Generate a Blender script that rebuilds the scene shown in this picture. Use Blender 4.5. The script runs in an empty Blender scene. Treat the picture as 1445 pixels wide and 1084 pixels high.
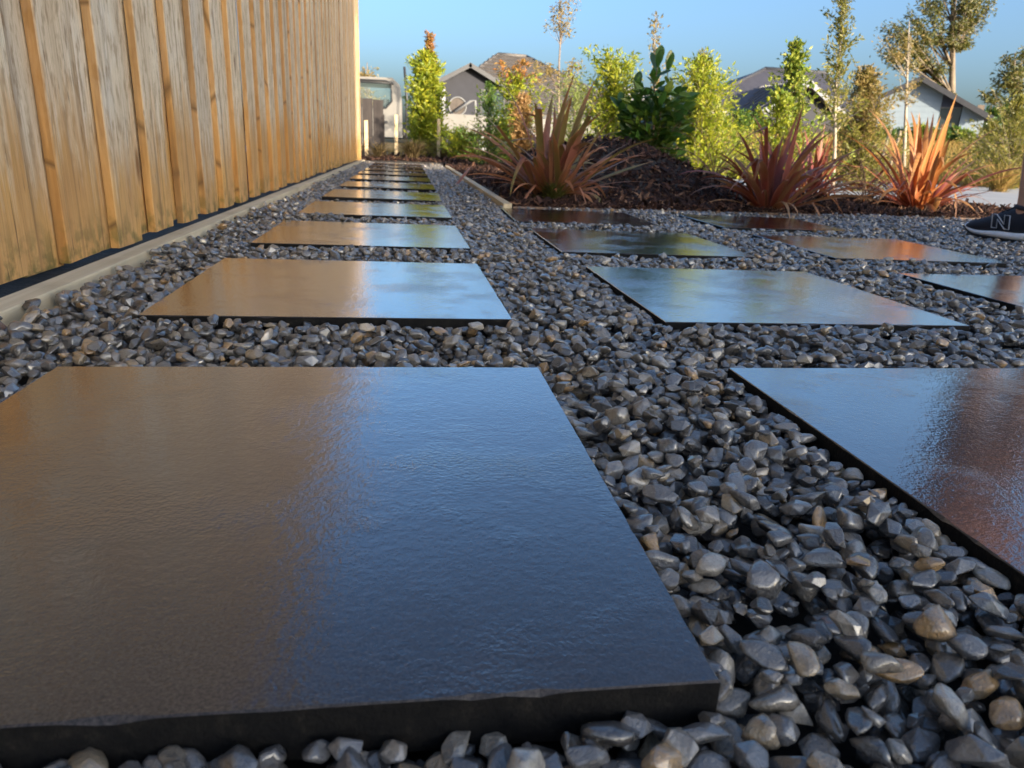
import bpy, bmesh, math, random
import numpy as np
from mathutils import Vector, Matrix, Euler, noise as mnoise

random.seed(7); rng = np.random.default_rng(7)
scene = bpy.context.scene
COL = scene.collection

# ------------------------------------------------------------------ camera
FPX, PITCH, YAW, ROLL, CAMH, PW, PH = 1015.0, .3185, .1519, .0482, .2804, 1445.0, 1084.0
_f = Vector((math.sin(YAW)*math.cos(PITCH), math.cos(YAW)*math.cos(PITCH), -math.sin(PITCH)))
_r = Vector((math.cos(YAW), -math.sin(YAW), 0)); _u = _r.cross(_f)
_c, _s = math.cos(ROLL), math.sin(ROLL)
RI, UP = _c*_r + _s*_u, -_s*_r + _c*_u
CAM = Vector((0, 0, CAMH))
cd = bpy.data.cameras.new('camera'); cam = bpy.data.objects.new('camera', cd); COL.objects.link(cam)
m = Matrix((RI, UP, -_f)).transposed().to_4x4(); m.translation = CAM
cam.matrix_world = m
cd.sensor_fit = 'HORIZONTAL'; cd.sensor_width = 36.0; cd.lens = 36.0*FPX/PW
cd.clip_start = .02; cd.clip_end = 3000
cd.dof.use_dof = True; cd.dof.focus_distance = .85; cd.dof.aperture_fstop = 12.5
scene.camera = cam

# ------------------------------------------------------------------ light
SUN_AZ = Vector((.54, -.84, 0)).normalized(); SUN_EL = math.radians(9.5)
world = bpy.data.worlds.new('World'); scene.world = world; world.use_nodes = True
wn = world.node_tree; bg = wn.nodes['Background']
sky = wn.nodes.new('ShaderNodeTexSky'); sky.sky_type = 'NISHITA'; sky.sun_disc = False
sky.sun_elevation = SUN_EL; sky.sun_rotation = math.atan2(SUN_AZ.x, SUN_AZ.y)
sky.altitude = 0; sky.air_density = .85; sky.dust_density = 5.0; sky.ozone_density = 3.3
wn.links.new(sky.outputs[0], bg.inputs[0]); bg.inputs[1].default_value = .15
sl = bpy.data.lights.new('sun', 'SUN'); sl.energy = 4.2; sl.angle = math.radians(.6); sl.color = (1, .86, .66)
sun = bpy.data.objects.new('sun', sl); COL.objects.link(sun)
sdir = Vector((SUN_AZ.x*math.cos(SUN_EL), SUN_AZ.y*math.cos(SUN_EL), math.sin(SUN_EL)))
sun.rotation_euler = sdir.to_track_quat('Z', 'Y').to_euler(); sun.location = (8, -12, 20)
scene.view_settings.view_transform = 'Standard'; scene.view_settings.look = 'None'
scene.view_settings.exposure = 1.72; scene.view_settings.gamma = 1.0
scene.view_settings.use_curve_mapping = False
scene.render.engine = 'CYCLES'
scene.cycles.use_denoising = True
scene.cycles.max_bounces = 6; scene.cycles.transparent_max_bounces = 6
scene.cycles.sample_clamp_indirect = 6.0

def at(x, y, Y):
    """world point on the plane at depth Y that the photograph shows at (x, y)"""
    d = _f + (x-PW/2)/FPX*RI - (y-PH/2)/FPX*UP
    return CAM + d*(Y/d.y)
def proj(p):
    D = p - CAM; d = D.dot(_f)
    return PW/2 + FPX*D.dot(RI)/d, PH/2 - FPX*D.dot(UP)/d, d

# ------------------------------------------------------------------ helpers
def mesh_obj(name, verts, faces, mat=None, parent=None, smooth=False, loc=None):
    me = bpy.data.meshes.new(name); me.from_pydata([tuple(v) for v in verts], [], faces); me.update()
    if smooth: me.polygons.foreach_set('use_smooth', [True]*len(me.polygons))
    return link(name, me, mat, parent, loc)
def link(name, me, mat=None, parent=None, loc=None):
    if mat is not None and not me.materials: me.materials.append(mat)
    o = bpy.data.objects.new(name, me); COL.objects.link(o)
    if parent is not None: o.parent = parent
    if loc is not None: o.location = loc
    return o
def bm_obj(name, bm, mat=None, parent=None, smooth=False, loc=None):
    me = bpy.data.meshes.new(name); bm.to_mesh(me); bm.free()
    if smooth: me.polygons.foreach_set('use_smooth', [True]*len(me.polygons))
    return link(name, me, mat, parent, loc)
def empty(name, loc=(0, 0, 0), rz=0):
    o = bpy.data.objects.new(name, None); COL.objects.link(o); o.location = loc; o.rotation_euler.z = rz
    o.empty_display_size = .1
    return o
def tag(o, label=None, cat=None, group=None, kind=None):
    if label: o['label'] = label
    if cat: o['category'] = cat
    if group: o['group'] = group
    if kind: o['kind'] = kind
    return o
def box(bm, x0, x1, y0, y1, z0, z1, bev=0, M=None):
    vs = [bm.verts.new((x, y, z)) for x in (x0, x1) for y in (y0, y1) for z in (z0, z1)]
    fs = [(0, 1, 3, 2), (4, 6, 7, 5), (0, 4, 5, 1), (2, 3, 7, 6), (0, 2, 6, 4), (1, 5, 7, 3)]
    fl = [bm.faces.new([vs[i] for i in f]) for f in fs]
    if bev:
        es = list({e for f in fl for e in f.edges})
        r = bmesh.ops.bevel(bm, geom=es, offset=bev, segments=2, affect='EDGES', profile=.6)
        vs = list({v for f in r['faces'] for v in f.verts} | {v for v in vs if v.is_valid})
    if M is not None: bmesh.ops.transform(bm, matrix=M, verts=[v for v in vs if v.is_valid])
    return vs
def box_obj(name, d, mat, parent=None, bev=0, loc=None, M=None):
    bm = bmesh.new(); box(bm, *d, bev=bev, M=M); return bm_obj(name, bm, mat, parent, loc=loc)
class Tube:
    def __init__(s): s.v = []; s.f = []
    def add(s, pts, rads, n=6, cap=True):
        pts = [Vector(p) for p in pts]; b0 = len(s.v); ref = Vector((.31, .52, .8))
        for i, p in enumerate(pts):
            t = (pts[min(i+1, len(pts)-1)] - pts[max(i-1, 0)])
            t = t.normalized() if t.length > 1e-9 else Vector((0, 0, 1))
            a = t.cross(ref)
            if a.length < 1e-3: a = t.cross(Vector((1, 0, 0)))
            a.normalize(); b = t.cross(a)
            for k in range(n):
                q = 2*math.pi*k/n; s.v.append(p + (a*math.cos(q) + b*math.sin(q))*rads[i])
        for i in range(len(pts)-1):
            for k in range(n):
                k2 = (k+1) % n
                s.f.append((b0+i*n+k, b0+i*n+k2, b0+(i+1)*n+k2, b0+(i+1)*n+k))
        if cap:
            s.f.append(tuple(b0+k for k in range(n))[::-1]); s.f.append(tuple(b0+(len(pts)-1)*n+k for k in range(n)))
    def build(s, name, mat, parent=None): return mesh_obj(name, s.v, s.f, mat, parent, True)

# ------------------------------------------------------------------ materials
class NT:
    def __init__(s, name):
        s.m = bpy.data.materials.new(name); s.m.use_nodes = True; s.t = s.m.node_tree
        s.b = s.t.nodes['Principled BSDF']; s.out = s.t.nodes['Material Output']
    def n(s, typ, **kw):
        nd = s.t.nodes.new('ShaderNode'+typ)
        ins = kw.pop('i', {})
        for k, v in kw.items(): setattr(nd, k, v)
        for k, v in ins.items(): s.set(nd.inputs[k], v)
        return nd
    def set(s, sock, v):
        if hasattr(v, 'is_linked') or hasattr(v, 'links'): s.t.links.new(v, sock)
        else: sock.default_value = v
    def coord(s, kind='Object'): return s.n('TexCoord').outputs[kind]
    def rand(s): return s.n('ObjectInfo').outputs['Random']
    def island(s): return s.n('NewGeometry').outputs['Random Per Island']
    def noise(s, vec, scale, detail=4, rough=.55, dist=0):
        nd = s.n('TexNoise', i={'Scale': scale, 'Detail': detail, 'Roughness': rough, 'Distortion': dist}); s.set(nd.inputs['Vector'], vec)
        return nd.outputs['Fac']
    def mapping(s, vec, scale=(1, 1, 1), loc=(0, 0, 0)):
        nd = s.n('Mapping'); s.set(nd.inputs['Vector'], vec); s.set(nd.inputs['Scale'], scale); s.set(nd.inputs['Location'], loc); return nd.outputs[0]
    def ramp(s, fac, stops, interp='LINEAR'):
        nd = s.n('ValToRGB'); nd.color_ramp.interpolation = interp; e = nd.color_ramp.elements
        while len(e) < len(stops): e.new(.5)
        for k, (p, c) in enumerate(stops):
            e[k].position = p; e[k].color = (*c, 1) if len(c) == 3 else c
        s.set(nd.inputs[0], fac); return nd.outputs[0]
    def mr(s, v, a, b, c, d):
        nd = s.n('MapRange'); s.set(nd.inputs[0], v)
        for k, q in enumerate((a, b, c, d)): s.set(nd.inputs[k+1], q)
        return nd.outputs[0]
    def math(s, op, a, b=0.0, c=None):
        nd = s.n('Math', operation=op); s.set(nd.inputs[0], a); s.set(nd.inputs[1], b)
        if c is not None: s.set(nd.inputs[2], c)
        return nd.outputs[0]
    def mix(s, fac, a, b, blend='MIX'):
        nd = s.n('Mix', data_type='RGBA', blend_type=blend); s.set(nd.inputs[0], fac)
        s.set(nd.inputs[6], a if not isinstance(a, tuple) else (*a, 1)[:4]); s.set(nd.inputs[7], b if not isinstance(b, tuple) else (*b, 1)[:4]); return nd.outputs[2]
    def sep(s, vec): nd = s.n('SeparateXYZ'); s.set(nd.inputs[0], vec); return nd.outputs
    def bump(s, h, strength, dist=.01):
        nd = s.n('Bump', i={'Strength': strength, 'Distance': dist}); s.set(nd.inputs['Height'], h); s.t.links.new(nd.outputs[0], s.b.inputs['Normal']); return nd
    def p(s, **kw):
        for k, v in kw.items():
            k = {'color': 'Base Color', 'rough': 'Roughness', 'metal': 'Metallic', 'ior': 'IOR', 'spec': 'Specular IOR Level', 'coat': 'Coat Weight', 'coatrough': 'Coat Roughness', 'trans': 'Transmission Weight'}[k]
            if isinstance(v, tuple) and len(v) == 3: v = (*v, 1)
            s.set(s.b.inputs[k], v)
        return s

def plain(name, col, rough=.6, var=.25, scale=8, bump=0, metal=0, spec=.5):
    k = NT(name); v = k.coord()
    f = k.noise(v, scale, 5)
    k.p(color=k.ramp(f, [(.3, tuple(c*(1-var) for c in col)), (.7, tuple(min(1, c*(1+var)) for c in col))]), rough=rough, metal=metal, spec=spec)
    if bump: k.bump(k.noise(v, scale*9, 4), bump, .004)
    return k.m
def leafmat(name, cols, trans=.35, rough=.45, spec=.4):
    """cols: stops of leaf colours, spread leaf by leaf"""
    k = NT(name)
    r = k.island(); n = len(cols)
    c = k.ramp(r, [(i/max(1, n-1), cc) for i, cc in enumerate(cols)])
    k.p(color=c, rough=rough, spec=spec)
    tl = k.n('BsdfTranslucent'); k.set(tl.inputs[0], k.mix(.5, c, (.9, .85, .2), 'MULTIPLY'))
    k.set(tl.inputs[0], k.mix(.35, c, (.35, .4, .03)))
    mx = k.n('MixShader'); mx.inputs[0].default_value = trans
    k.t.links.new(k.b.outputs[0], mx.inputs[1]); k.t.links.new(tl.outputs[0], mx.inputs[2]); k.t.links.new(mx.outputs[0], k.out.inputs[0])
    return k.m

def m_paver():
    k = NT('wet_charcoal_porcelain'); v = k.coord(); r = k.rand()
    off = k.n('CombineXYZ'); k.set(off.inputs[0], k.math('MULTIPLY', r, 37.0)); k.set(off.inputs[1], k.math('MULTIPLY', r, 91.0))
    vv = k.n('VectorMath', operation='ADD'); k.set(vv.inputs[0], v); k.set(vv.inputs[1], off.outputs[0]); vv = vv.outputs[0]
    big = k.noise(vv, 3.5, 5, .6); mid = k.noise(vv, 26, 6, .7); fine = k.noise(vv, 420, 4, .75)
    c1 = k.ramp(big, [(.3, (.011, .011, .013)), (.52, (.021, .018, .018)), (.72, (.040, .027, .021))])
    c2 = k.mix(k.mr(mid, .35, .7, 0, .6), c1, (.010, .010, .013))
    c3 = k.mix(k.mr(fine, .42, .68, 0, .7), c2, (.085, .071, .062))
    k.p(color=c3, spec=.2)
    film = k.mr(k.noise(vv, 5.5, 4, .6), .34, .50, 0, 1)       # 1: standing film of water
    k.p(rough=.6)
    h1 = k.noise(vv, 250, 3, .6); h2 = k.noise(vv, 105, 3, .6); h3 = k.noise(vv, 9, 2, .5)
    vor = k.n('TexVoronoi', i={'Scale': 95.0}); k.set(vor.inputs['Vector'], vv)
    dots = k.mr(vor.outputs['Distance'], .0, .16, 1, 0)
    hh = k.math('ADD', k.math('MULTIPLY', h1, k.mr(film, 0, 1, .72, .20)), k.math('MULTIPLY', h2, k.mr(film, 0, 1, .52, .36)))
    hh = k.math('ADD', hh, k.math('MULTIPLY', dots, .10))
    hh = k.math('ADD', hh, k.math('MULTIPLY', h3, .5))
    bn = k.bump(hh, .75, .0014)
    gl = k.n('BsdfGlossy'); k.set(gl.inputs['Roughness'], k.mr(film, 0, 1, .10, .028)); k.t.links.new(bn.outputs[0], gl.inputs['Normal'])
    lw = k.n('LayerWeight', i={'Blend': .5}); k.t.links.new(bn.outputs[0], lw.inputs['Normal'])
    fr = k.math('MINIMUM', k.math('MULTIPLY_ADD', k.math('POWER', lw.outputs['Facing'], 2.8), 1.5, .012), .97)      # glaze under a film of water
    mx = k.n('MixShader'); k.set(mx.inputs[0], fr); k.t.links.new(k.b.outputs[0], mx.inputs[1]); k.t.links.new(gl.outputs[0], mx.inputs[2]); k.t.links.new(mx.outputs[0], k.out.inputs[0])
    return k.m
def m_stone():
    k = NT('river_gravel'); v = k.coord(); r = k.rand()
    off = k.n('CombineXYZ'); k.set(off.inputs[0], k.math('MULTIPLY', r, 13.0)); k.set(off.inputs[2], k.math('MULTIPLY', r, 57.0))
    vv = k.n('VectorMath', operation='ADD'); k.set(vv.inputs[0], v); k.set(vv.inputs[1], off.outputs[0]); vv = vv.outputs[0]
    base = k.ramp(r, [(0, (.045, .043, .042)), (.14, (.16, .138, .108)), (.30, (.08, .078, .076)), (.44, (.22, .195, .165)), (.52, (.11, .108, .108)),
                      (.69, (.31, .235, .145)), (.75, (.135, .132, .13)), (.88, (.37, .325, .26)), (.955, (.40, .24, .095)), (1, (.19, .185, .18))], 'CONSTANT')
    n1 = k.noise(vv, 90, 6, .65); n2 = k.noise(vv, 520, 3, .6)
    c = k.mix(k.mr(n1, .40, .66, 0, .7), base, (.085, .072, .06))
    c = k.mix(k.mr(n2, .55, .75, 0, .35), c, (.28, .25, .2))
    k.p(color=c, rough=k.mr(n1, .35, .65, .25, .5), spec=.6, coat=k.mr(k.noise(vv, 35, 3), .35, .6, .4, 1.0), coatrough=.10)
    k.b.inputs['Coat IOR'].default_value = 1.75
    k.bump(k.math('ADD', k.math('MULTIPLY', n1, .8), k.math('MULTIPLY', n2, .4)), .9, .004)
    return k.m
def m_fence():
    k = NT('weathered_pine_paling'); v = k.coord(); r = k.rand()
    off = k.n('CombineXYZ'); k.set(off.inputs[1], k.math('MULTIPLY', r, 17.0)); k.set(off.inputs[2], k.math('MULTIPLY', r, 41.0))
    vv = k.n('VectorMath', operation='ADD'); k.set(vv.inputs[0], v); k.set(vv.inputs[1], off.outputs[0]); vv = vv.outputs[0]
    z = k.sep(v)[2]
    grain = k.noise(k.mapping(vv, (30, 60, 2.2)), 1.6, 6, .65, .6)
    fineg = k.noise(k.mapping(vv, (60, 420, 9)), 1.0, 5, .7)
    blotch = k.noise(k.mapping(vv, (9, 9, 2.6)), 1.0, 5, .65)
    stain = k.noise(k.mapping(vv, (40, 55, 17)), 1.0, 3, .6)
    fresh = k.ramp(grain, [(.25, (.40, .19, .05)), (.5, (.64, .36, .115)), (.75, (.80, .53, .22))])
    wet = k.ramp(blotch, [(.3, (.40, .22, .10)), (.5, (.60, .35, .135)), (.68, (.68, .39, .11))])
    grey = k.ramp(blotch, [(.25, (.60, .46, .30)), (.5, (.80, .66, .46)), (.75, (.90, .82, .67))])
    grey = k.mix(k.mr(fineg, .42, .66, .0, .5), grey, (.42, .30, .17))
    fresh = k.mix(k.mr(fineg, .45, .66, .0, .45), fresh, (.28, .13, .04))
    low = k.mix(.5, fresh, wet)
    spots = k.mr(stain, .50, .64, 0, 1)
    grey = k.mix(k.math('MULTIPLY', spots, .70), grey, (.34, .22, .11))
    lvl = k.math('ADD', z, k.math('MULTIPLY', k.math('SUBTRACT', k.noise(k.mapping(vv, (14, 26, 3.2)), 1.0, 5, .7), .5), .55))
    lvl = k.math('ADD', lvl, k.math('MULTIPLY', k.math('SUBTRACT', r, .5), .16))
    wmask = k.mr(lvl, .17, .36, 0, 1)
    c = k.mix(wmask, low, grey)
    # sawn edges stay fresh
    nrm = k.sep(k.n('TexCoord').outputs['Normal'])
    edge = k.mr(k.math('ABSOLUTE', nrm[1]), .5, .8, 0, 1)
    c = k.mix(k.math('MULTIPLY', edge, .85), c, k.ramp(grain, [(.25, (.26, .12, .03)), (.6, (.52, .28, .085)), (.85, (.66, .40, .16))]))
    # knots and mould at the foot
    vk = k.n('TexVoronoi', i={'Scale': 1.0, 'Randomness': 1.0}); k.set(vk.inputs['Vector'], k.mapping(vv, (0, 7, 2.3)))
    c = k.mix(k.mr(vk.outputs['Distance'], .05, .13, .8, 0), c, (.16, .075, .03))
    moss = k.math('MULTIPLY', k.mr(z, .0, .10, 1, 0), k.mr(k.noise(vv, 24, 4), .46, .6, 0, 1))
    c = k.mix(k.math('MULTIPLY', moss, .75), c, (.085, .10, .025))
    crack = k.noise(k.mapping(vv, (1, 42, .9)), 1.0, 2, .4)
    cr = k.mr(k.math('ABSOLUTE', k.math('SUBTRACT', crack, .5)), 0, .006, .75, 0)
    c = k.mix(cr, c, (.10, .055, .025))
    c = k.mix(1.0, c, k.ramp(r, [(0, (.80, .76, .72)), (.3, (1, .97, .93)), (.55, (.9, .84, .78)), (.8, (1, 1, 1)), (1, (.84, .83, .84))]), 'MULTIPLY')
    strk = k.noise(k.mapping(vv, (20, 34, .7)), 1.0, 4, .6)
    c = k.mix(k.mr(strk, .53, .68, 0, .7), c, (.21, .115, .045))
    k.p(color=c, rough=.72, spec=.3)
    k.bump(k.math('SUBTRACT', k.math('ADD', k.math('MULTIPLY', grain, .6), k.math('MULTIPLY', fineg, .4)), cr), .5, .004)
    return k.m
def m_timber(name, a, b, sc=(3, 60, 60)):
    k = NT(name); v = k.coord(); g = k.noise(k.mapping(v, sc), 1.0, 6, .65, .4); bl = k.noise(v, 6, 4)
    c = k.ramp(g, [(.28, a), (.7, b)]); c = k.mix(k.mr(bl, .5, .75, 0, .45), c, tuple(q*.55 for q in a))
    k.p(color=c, rough=.8, spec=.3); k.bump(g, .4, .003); return k.m
def m_soil():
    k = NT('dark_soil'); v = k.coord(); n1 = k.noise(v, 40, 6, .7)
    k.p(color=k.ramp(n1, [(.3, (.012, .010, .009)), (.7, (.045, .036, .028))]), rough=.9); k.bump(n1, .8, .01); return k.m
def m_ground():
    k = NT('verge_ground'); v = k.coord(); n1 = k.noise(v, .35, 5, .6); n2 = k.noise(v, 6, 5, .7)
    c = k.ramp(n1, [(.35, (.20, .13, .055)), (.5, (.25, .165, .07)), (.62, (.15, .14, .05)), (.75, (.10, .12, .035))])
    c = k.mix(k.mr(n2, .4, .7, 0, .5), c, (.13, .085, .04)); k.p(color=c, rough=.95, spec=.1); k.bump(n2, .8, .05); return k.m
def m_concrete(name='pale_concrete', col=(.42, .41, .39)):
    k = NT(name); v = k.coord(); n1 = k.noise(v, 1.3, 6, .65); n2 = k.noise(v, 120, 3)
    c = k.ramp(n1, [(.3, tuple(q*.8 for q in col)), (.7, col)]); c = k.mix(k.mr(n2, .5, .7, 0, .25), c, tuple(q*.6 for q in col))
    k.p(color=c, rough=.85); k.bump(n2, .2, .002); return k.m
def m_mulch():
    k = NT('bark_mulch'); r = k.island(); v = k.coord('Object')
    c = k.ramp(r, [(0, (.012, .008, .008)), (.3, (.026, .014, .012)), (.55, (.042, .022, .018)), (.75, (.066, .032, .024)), (.9, (.12, .06, .04)), (1, (.27, .16, .10))])
    g = k.noise(v, 160, 4, .7)
    k.p(color=k.mix(k.mr(g, .4, .7, 0, .5), c, (.02, .013, .011)), rough=.85, spec=.15); k.bump(g, .6, .004); return k.m
def m_flax(name, stops, edge):
    """leaf blade: colour runs along the blade (u = 0 base .. 1 tip), striped across"""
    k = NT(name); a = k.n('Attribute', attribute_name='uv2'); s = k.sep(a.outputs['Vector']); r = k.rand()
    u = k.math('ADD', s[0], k.math('MULTIPLY', k.math('SUBTRACT', r, .5), .7))
    c = k.ramp(u, stops)
    c2 = k.ramp(r, [(0, (.75, .7, .7)), (.35, (1, 1, 1)), (.7, (1.0, .86, .7)), (1, (.7, .62, .62))])
    c = k.mix(.8, c, c2, 'MULTIPLY')
    strp = k.noise(k.mapping(a.outputs['Vector'], (1.3, 26, 1)), 1.0, 3, .6)
    c = k.mix(k.mr(strp, .45, .7, 0, .5), c, edge)
    c = k.mix(k.mr(k.math('ABSOLUTE', s[1]), .86, .97, 0, .7), c, edge)
    k.p(color=c, rough=.42, spec=.45)
    tl = k.n('BsdfTranslucent'); k.set(tl.inputs[0], k.mix(.45, c, (.62, .14, .015)))
    mx = k.n('MixShader'); mx.inputs[0].default_value = .32
    k.t.links.new(k.b.outputs[0], mx.inputs[1]); k.t.links.new(tl.outputs[0], mx.inputs[2]); k.t.links.new(mx.outputs[0], k.out.inputs[0])
    k.bump(strp, .35, .002)
    return k.m
M_PAVER, M_STONE, M_FENCE, M_SOIL, M_GROUND, M_MULCH = m_paver(), m_stone(), m_fence(), m_soil(), m_ground(), m_mulch()
M_EDGE = m_timber('pale_timber_edging', (.44, .35, .22), (.64, .54, .37), (40, 1.5, 40))
M_EDGE2 = m_timber('brown_timber_edging', (.11, .07, .045), (.20, .13, .09), (2, 50, 50))
M_STAKE = m_timber('stake_pine', (.48, .34, .18), (.68, .52, .32), (50, 50, 2))
M_DARKTIMBER = m_timber('dark_stained_timber', (.022, .018, .018), (.055, .045, .042), (50, 50, 2))
M_CONC, M_ROAD = m_concrete(), m_concrete('pale_road', (.25, .25, .25))
M_BARK = plain('grey_bark', (.20, .15, .11), .85, .4, 30, .5)
M_TWIG = plain('brown_twig', (.13, .08, .05), .8, .3, 30)
M_GUMBARK = plain('gum_bark', (.17, .13, .09), .85, .35, 1.2)
M_PALEBARK = plain('pale_bark', (.34, .28, .21), .8, .3, 5, .4)

# ================================================================== SETTING
def hgt(x, y):
    """height of the far ground"""
    z = -.06
    t = min(1, max(0, (y-13.8)/9.0)); t = t*t*(3-2*t)
    k = min(1, max(0, (x-4.0-.10*(y-14))/6.0)); k = k*k*(3-2*k)
    z += 1.02*t*k
    t2 = min(1, max(0, (y-24)/40)); z += (.5 + .5*k)*t2
    return z
def grid(name, xs, ys, zf, mat, parent=None):
    vs = [(x, y, zf(x, y)) for y in ys for x in xs]; n = len(xs)
    fs = [(j*n+i, j*n+i+1, (j+1)*n+i+1, (j+1)*n+i) for j in range(len(ys)-1) for i in range(n-1)]
    return mesh_obj(name, vs, fs, mat, parent, True)
xs = sorted(set([-900, -300, -120, -60] + list(np.arange(-30, 61, 1.5)) + [80, 130, 300, 900]))
ys = sorted(set([-60, -20, -5] + list(np.arange(0, 60, 1.2)) + [70, 90, 140, 300, 900, 1500]))
def groundz(x, y):
    z = hgt(x, y)
    if y < 12.5: z = -.09
    return z
tag(grid('ground', xs, ys, groundz, M_GROUND), 'dry brown verge and far ground behind the garden', kind='structure')
tag(mesh_obj('driveway', [(3.0, 5.35, -.062), (40, 5.35, -.062), (40, 13.6, -.055), (2.2, 13.6, -.055)], [(0, 1, 2, 3)], M_CONC), 'pale concrete driveway beyond the red flax plants', kind='structure')
tag(mesh_obj('road', [(-60, 15.5, -.052), (7.2, 15.5, -.052), (7.2, 23.3, -.052), (-60, 23.3, -.052)], [(0, 1, 2, 3)], M_ROAD), 'grey road on which the truck stands', kind='structure')

# ---------------------------------------------------------------- paving slabs
PX0, PY0 = -.1254, .613
PAV = []   # cx, cy, rot, label
rowY = [.611, 1.484, 2.357, 3.243, 4.125, 5.04, 5.95, 6.87, 7.79, 8.72, 9.65]
rowA = [0, .5, .4, .3, -.4, .3, -.2, .2, -.3, .1, 0]
ordn = ['nearest', 'second', 'third', 'fourth', 'fifth', 'sixth', 'seventh', 'eighth', 'ninth', 'tenth', 'farthest']
for i, y in enumerate(rowY):
    PAV.append((PX0, y, rowA[i], f'wet charcoal paving slab in the long row along the fence, {ordn[i]} from the camera'))
for i, (x, y, a) in enumerate(((.747, .616, 0), (.751, 1.492, .1), (.742, 2.348, -.3), (.735, 3.195, -1.4))):
    PAV.append((x, y, a, f'wet dark paving slab in the middle row, {["nearest to the camera and cut by the right edge", "second from the camera", "third from the camera", "up against the mulch bed"][i]}'))
for i, (x, y, a) in enumerate(((1.632, 1.508, 0), (1.612, 2.358, -1.3), (1.612, 3.205, -.9))):
    PAV.append((x, y, a, f'wet dark paving slab in the right-hand row, {["nearest and cut by the right edge", "middle of three", "farthest, before the red flax"][i]}'))
PT = .034
M_BODY = NT('tile_body'); _v = M_BODY.coord(); M_BODY.p(color=M_BODY.ramp(M_BODY.noise(_v, 60, 6, .75), [(.35, (.004, .004, .0045)), (.55, (.008, .0075, .007)), (.74, (.028, .024, .02))]), rough=.75, spec=.15); M_BODY.bump(M_BODY.noise(_v, 300, 4), .5, .002); M_BODY = M_BODY.m
def slab_mesh(k):
    n = 64; per = []
    for sx, sy, dx, dy in ((-1, -1, 1, 0), (1, -1, 0, 1), (1, 1, -1, 0), (-1, 1, 0, -1)):
        for i in range(n): per.append((sx*.3+dx*.6*i/n, sy*.3+dy*.6*i/n))
    N = len(per); vs = []; fs = []
    def wear(i): x, y = per[i]; q = mnoise.noise(Vector((x*38, y*38, k*7.7))); c = mnoise.noise(Vector((x*9, y*9, k*3.1+50))); return .0009+.0010*max(0, q)+(.0035*max(0, q-.25) if c > .15 else 0)
    for i, (x, y) in enumerate(per): vs.append((x, y, -PT))
    for i, (x, y) in enumerate(per): vs.append((x, y, -wear(i)*1.1))
    for i, (x, y) in enumerate(per):
        w = wear(i); vs.append((max(-.3+w, min(.3-w, x)), max(-.3+w, min(.3-w, y)), 0))
    for r in range(2):
        for i in range(N): j = (i+1) % N; fs.append((r*N+i, r*N+j, (r+1)*N+j, (r+1)*N+i))
    fs.append(tuple(2*N+i for i in range(N))); fs.append(tuple(i for i in range(N))[::-1])
    me = bpy.data.meshes.new('paving_slab'); me.from_pydata(vs, [], fs); me.update(); me.materials.append(M_PAVER); me.materials.append(M_BODY)
    for p_ in me.polygons:
        if p_.normal.z < .3: p_.material_index = 1
    return me
SLM = [slab_mesh(k) for k in range(4)]
for i, (x, y, a, lab) in enumerate(PAV):
    o = link('paving_slab', SLM[i % 4]); o.location = (x, y, random.uniform(-.0015, .0015) if i else 0); o.rotation_euler = (random.uniform(-.002, .002), random.uniform(-.002, .002), math.radians(a))
    tag(o, lab, 'paving slab', 'wet dark paving slabs set in the gravel')

# ---------------------------------------------------------------- gravel
BED_Y = 3.62          # front edge of the mulch bed
def gravel_base():
    vs = [(-.585, -.6, -.088), (4.6, -.6, -.088), (4.6, BED_Y+.55, -.088), (.5, BED_Y, -.088), (.5, 10.7, -.088), (-.585, 10.7, -.088)]
    return mesh_obj('gravel_bed', [(x, y, -.062) for x, y, z in vs], [(0, 1, 2, 3), (0, 3, 4, 5)], plain('wet_grit', (.022, .019, .017), .6, .6, 260, .8))
gbed = tag(gravel_base(), 'dark gravel bed around the paving slabs', kind='structure')

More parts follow.
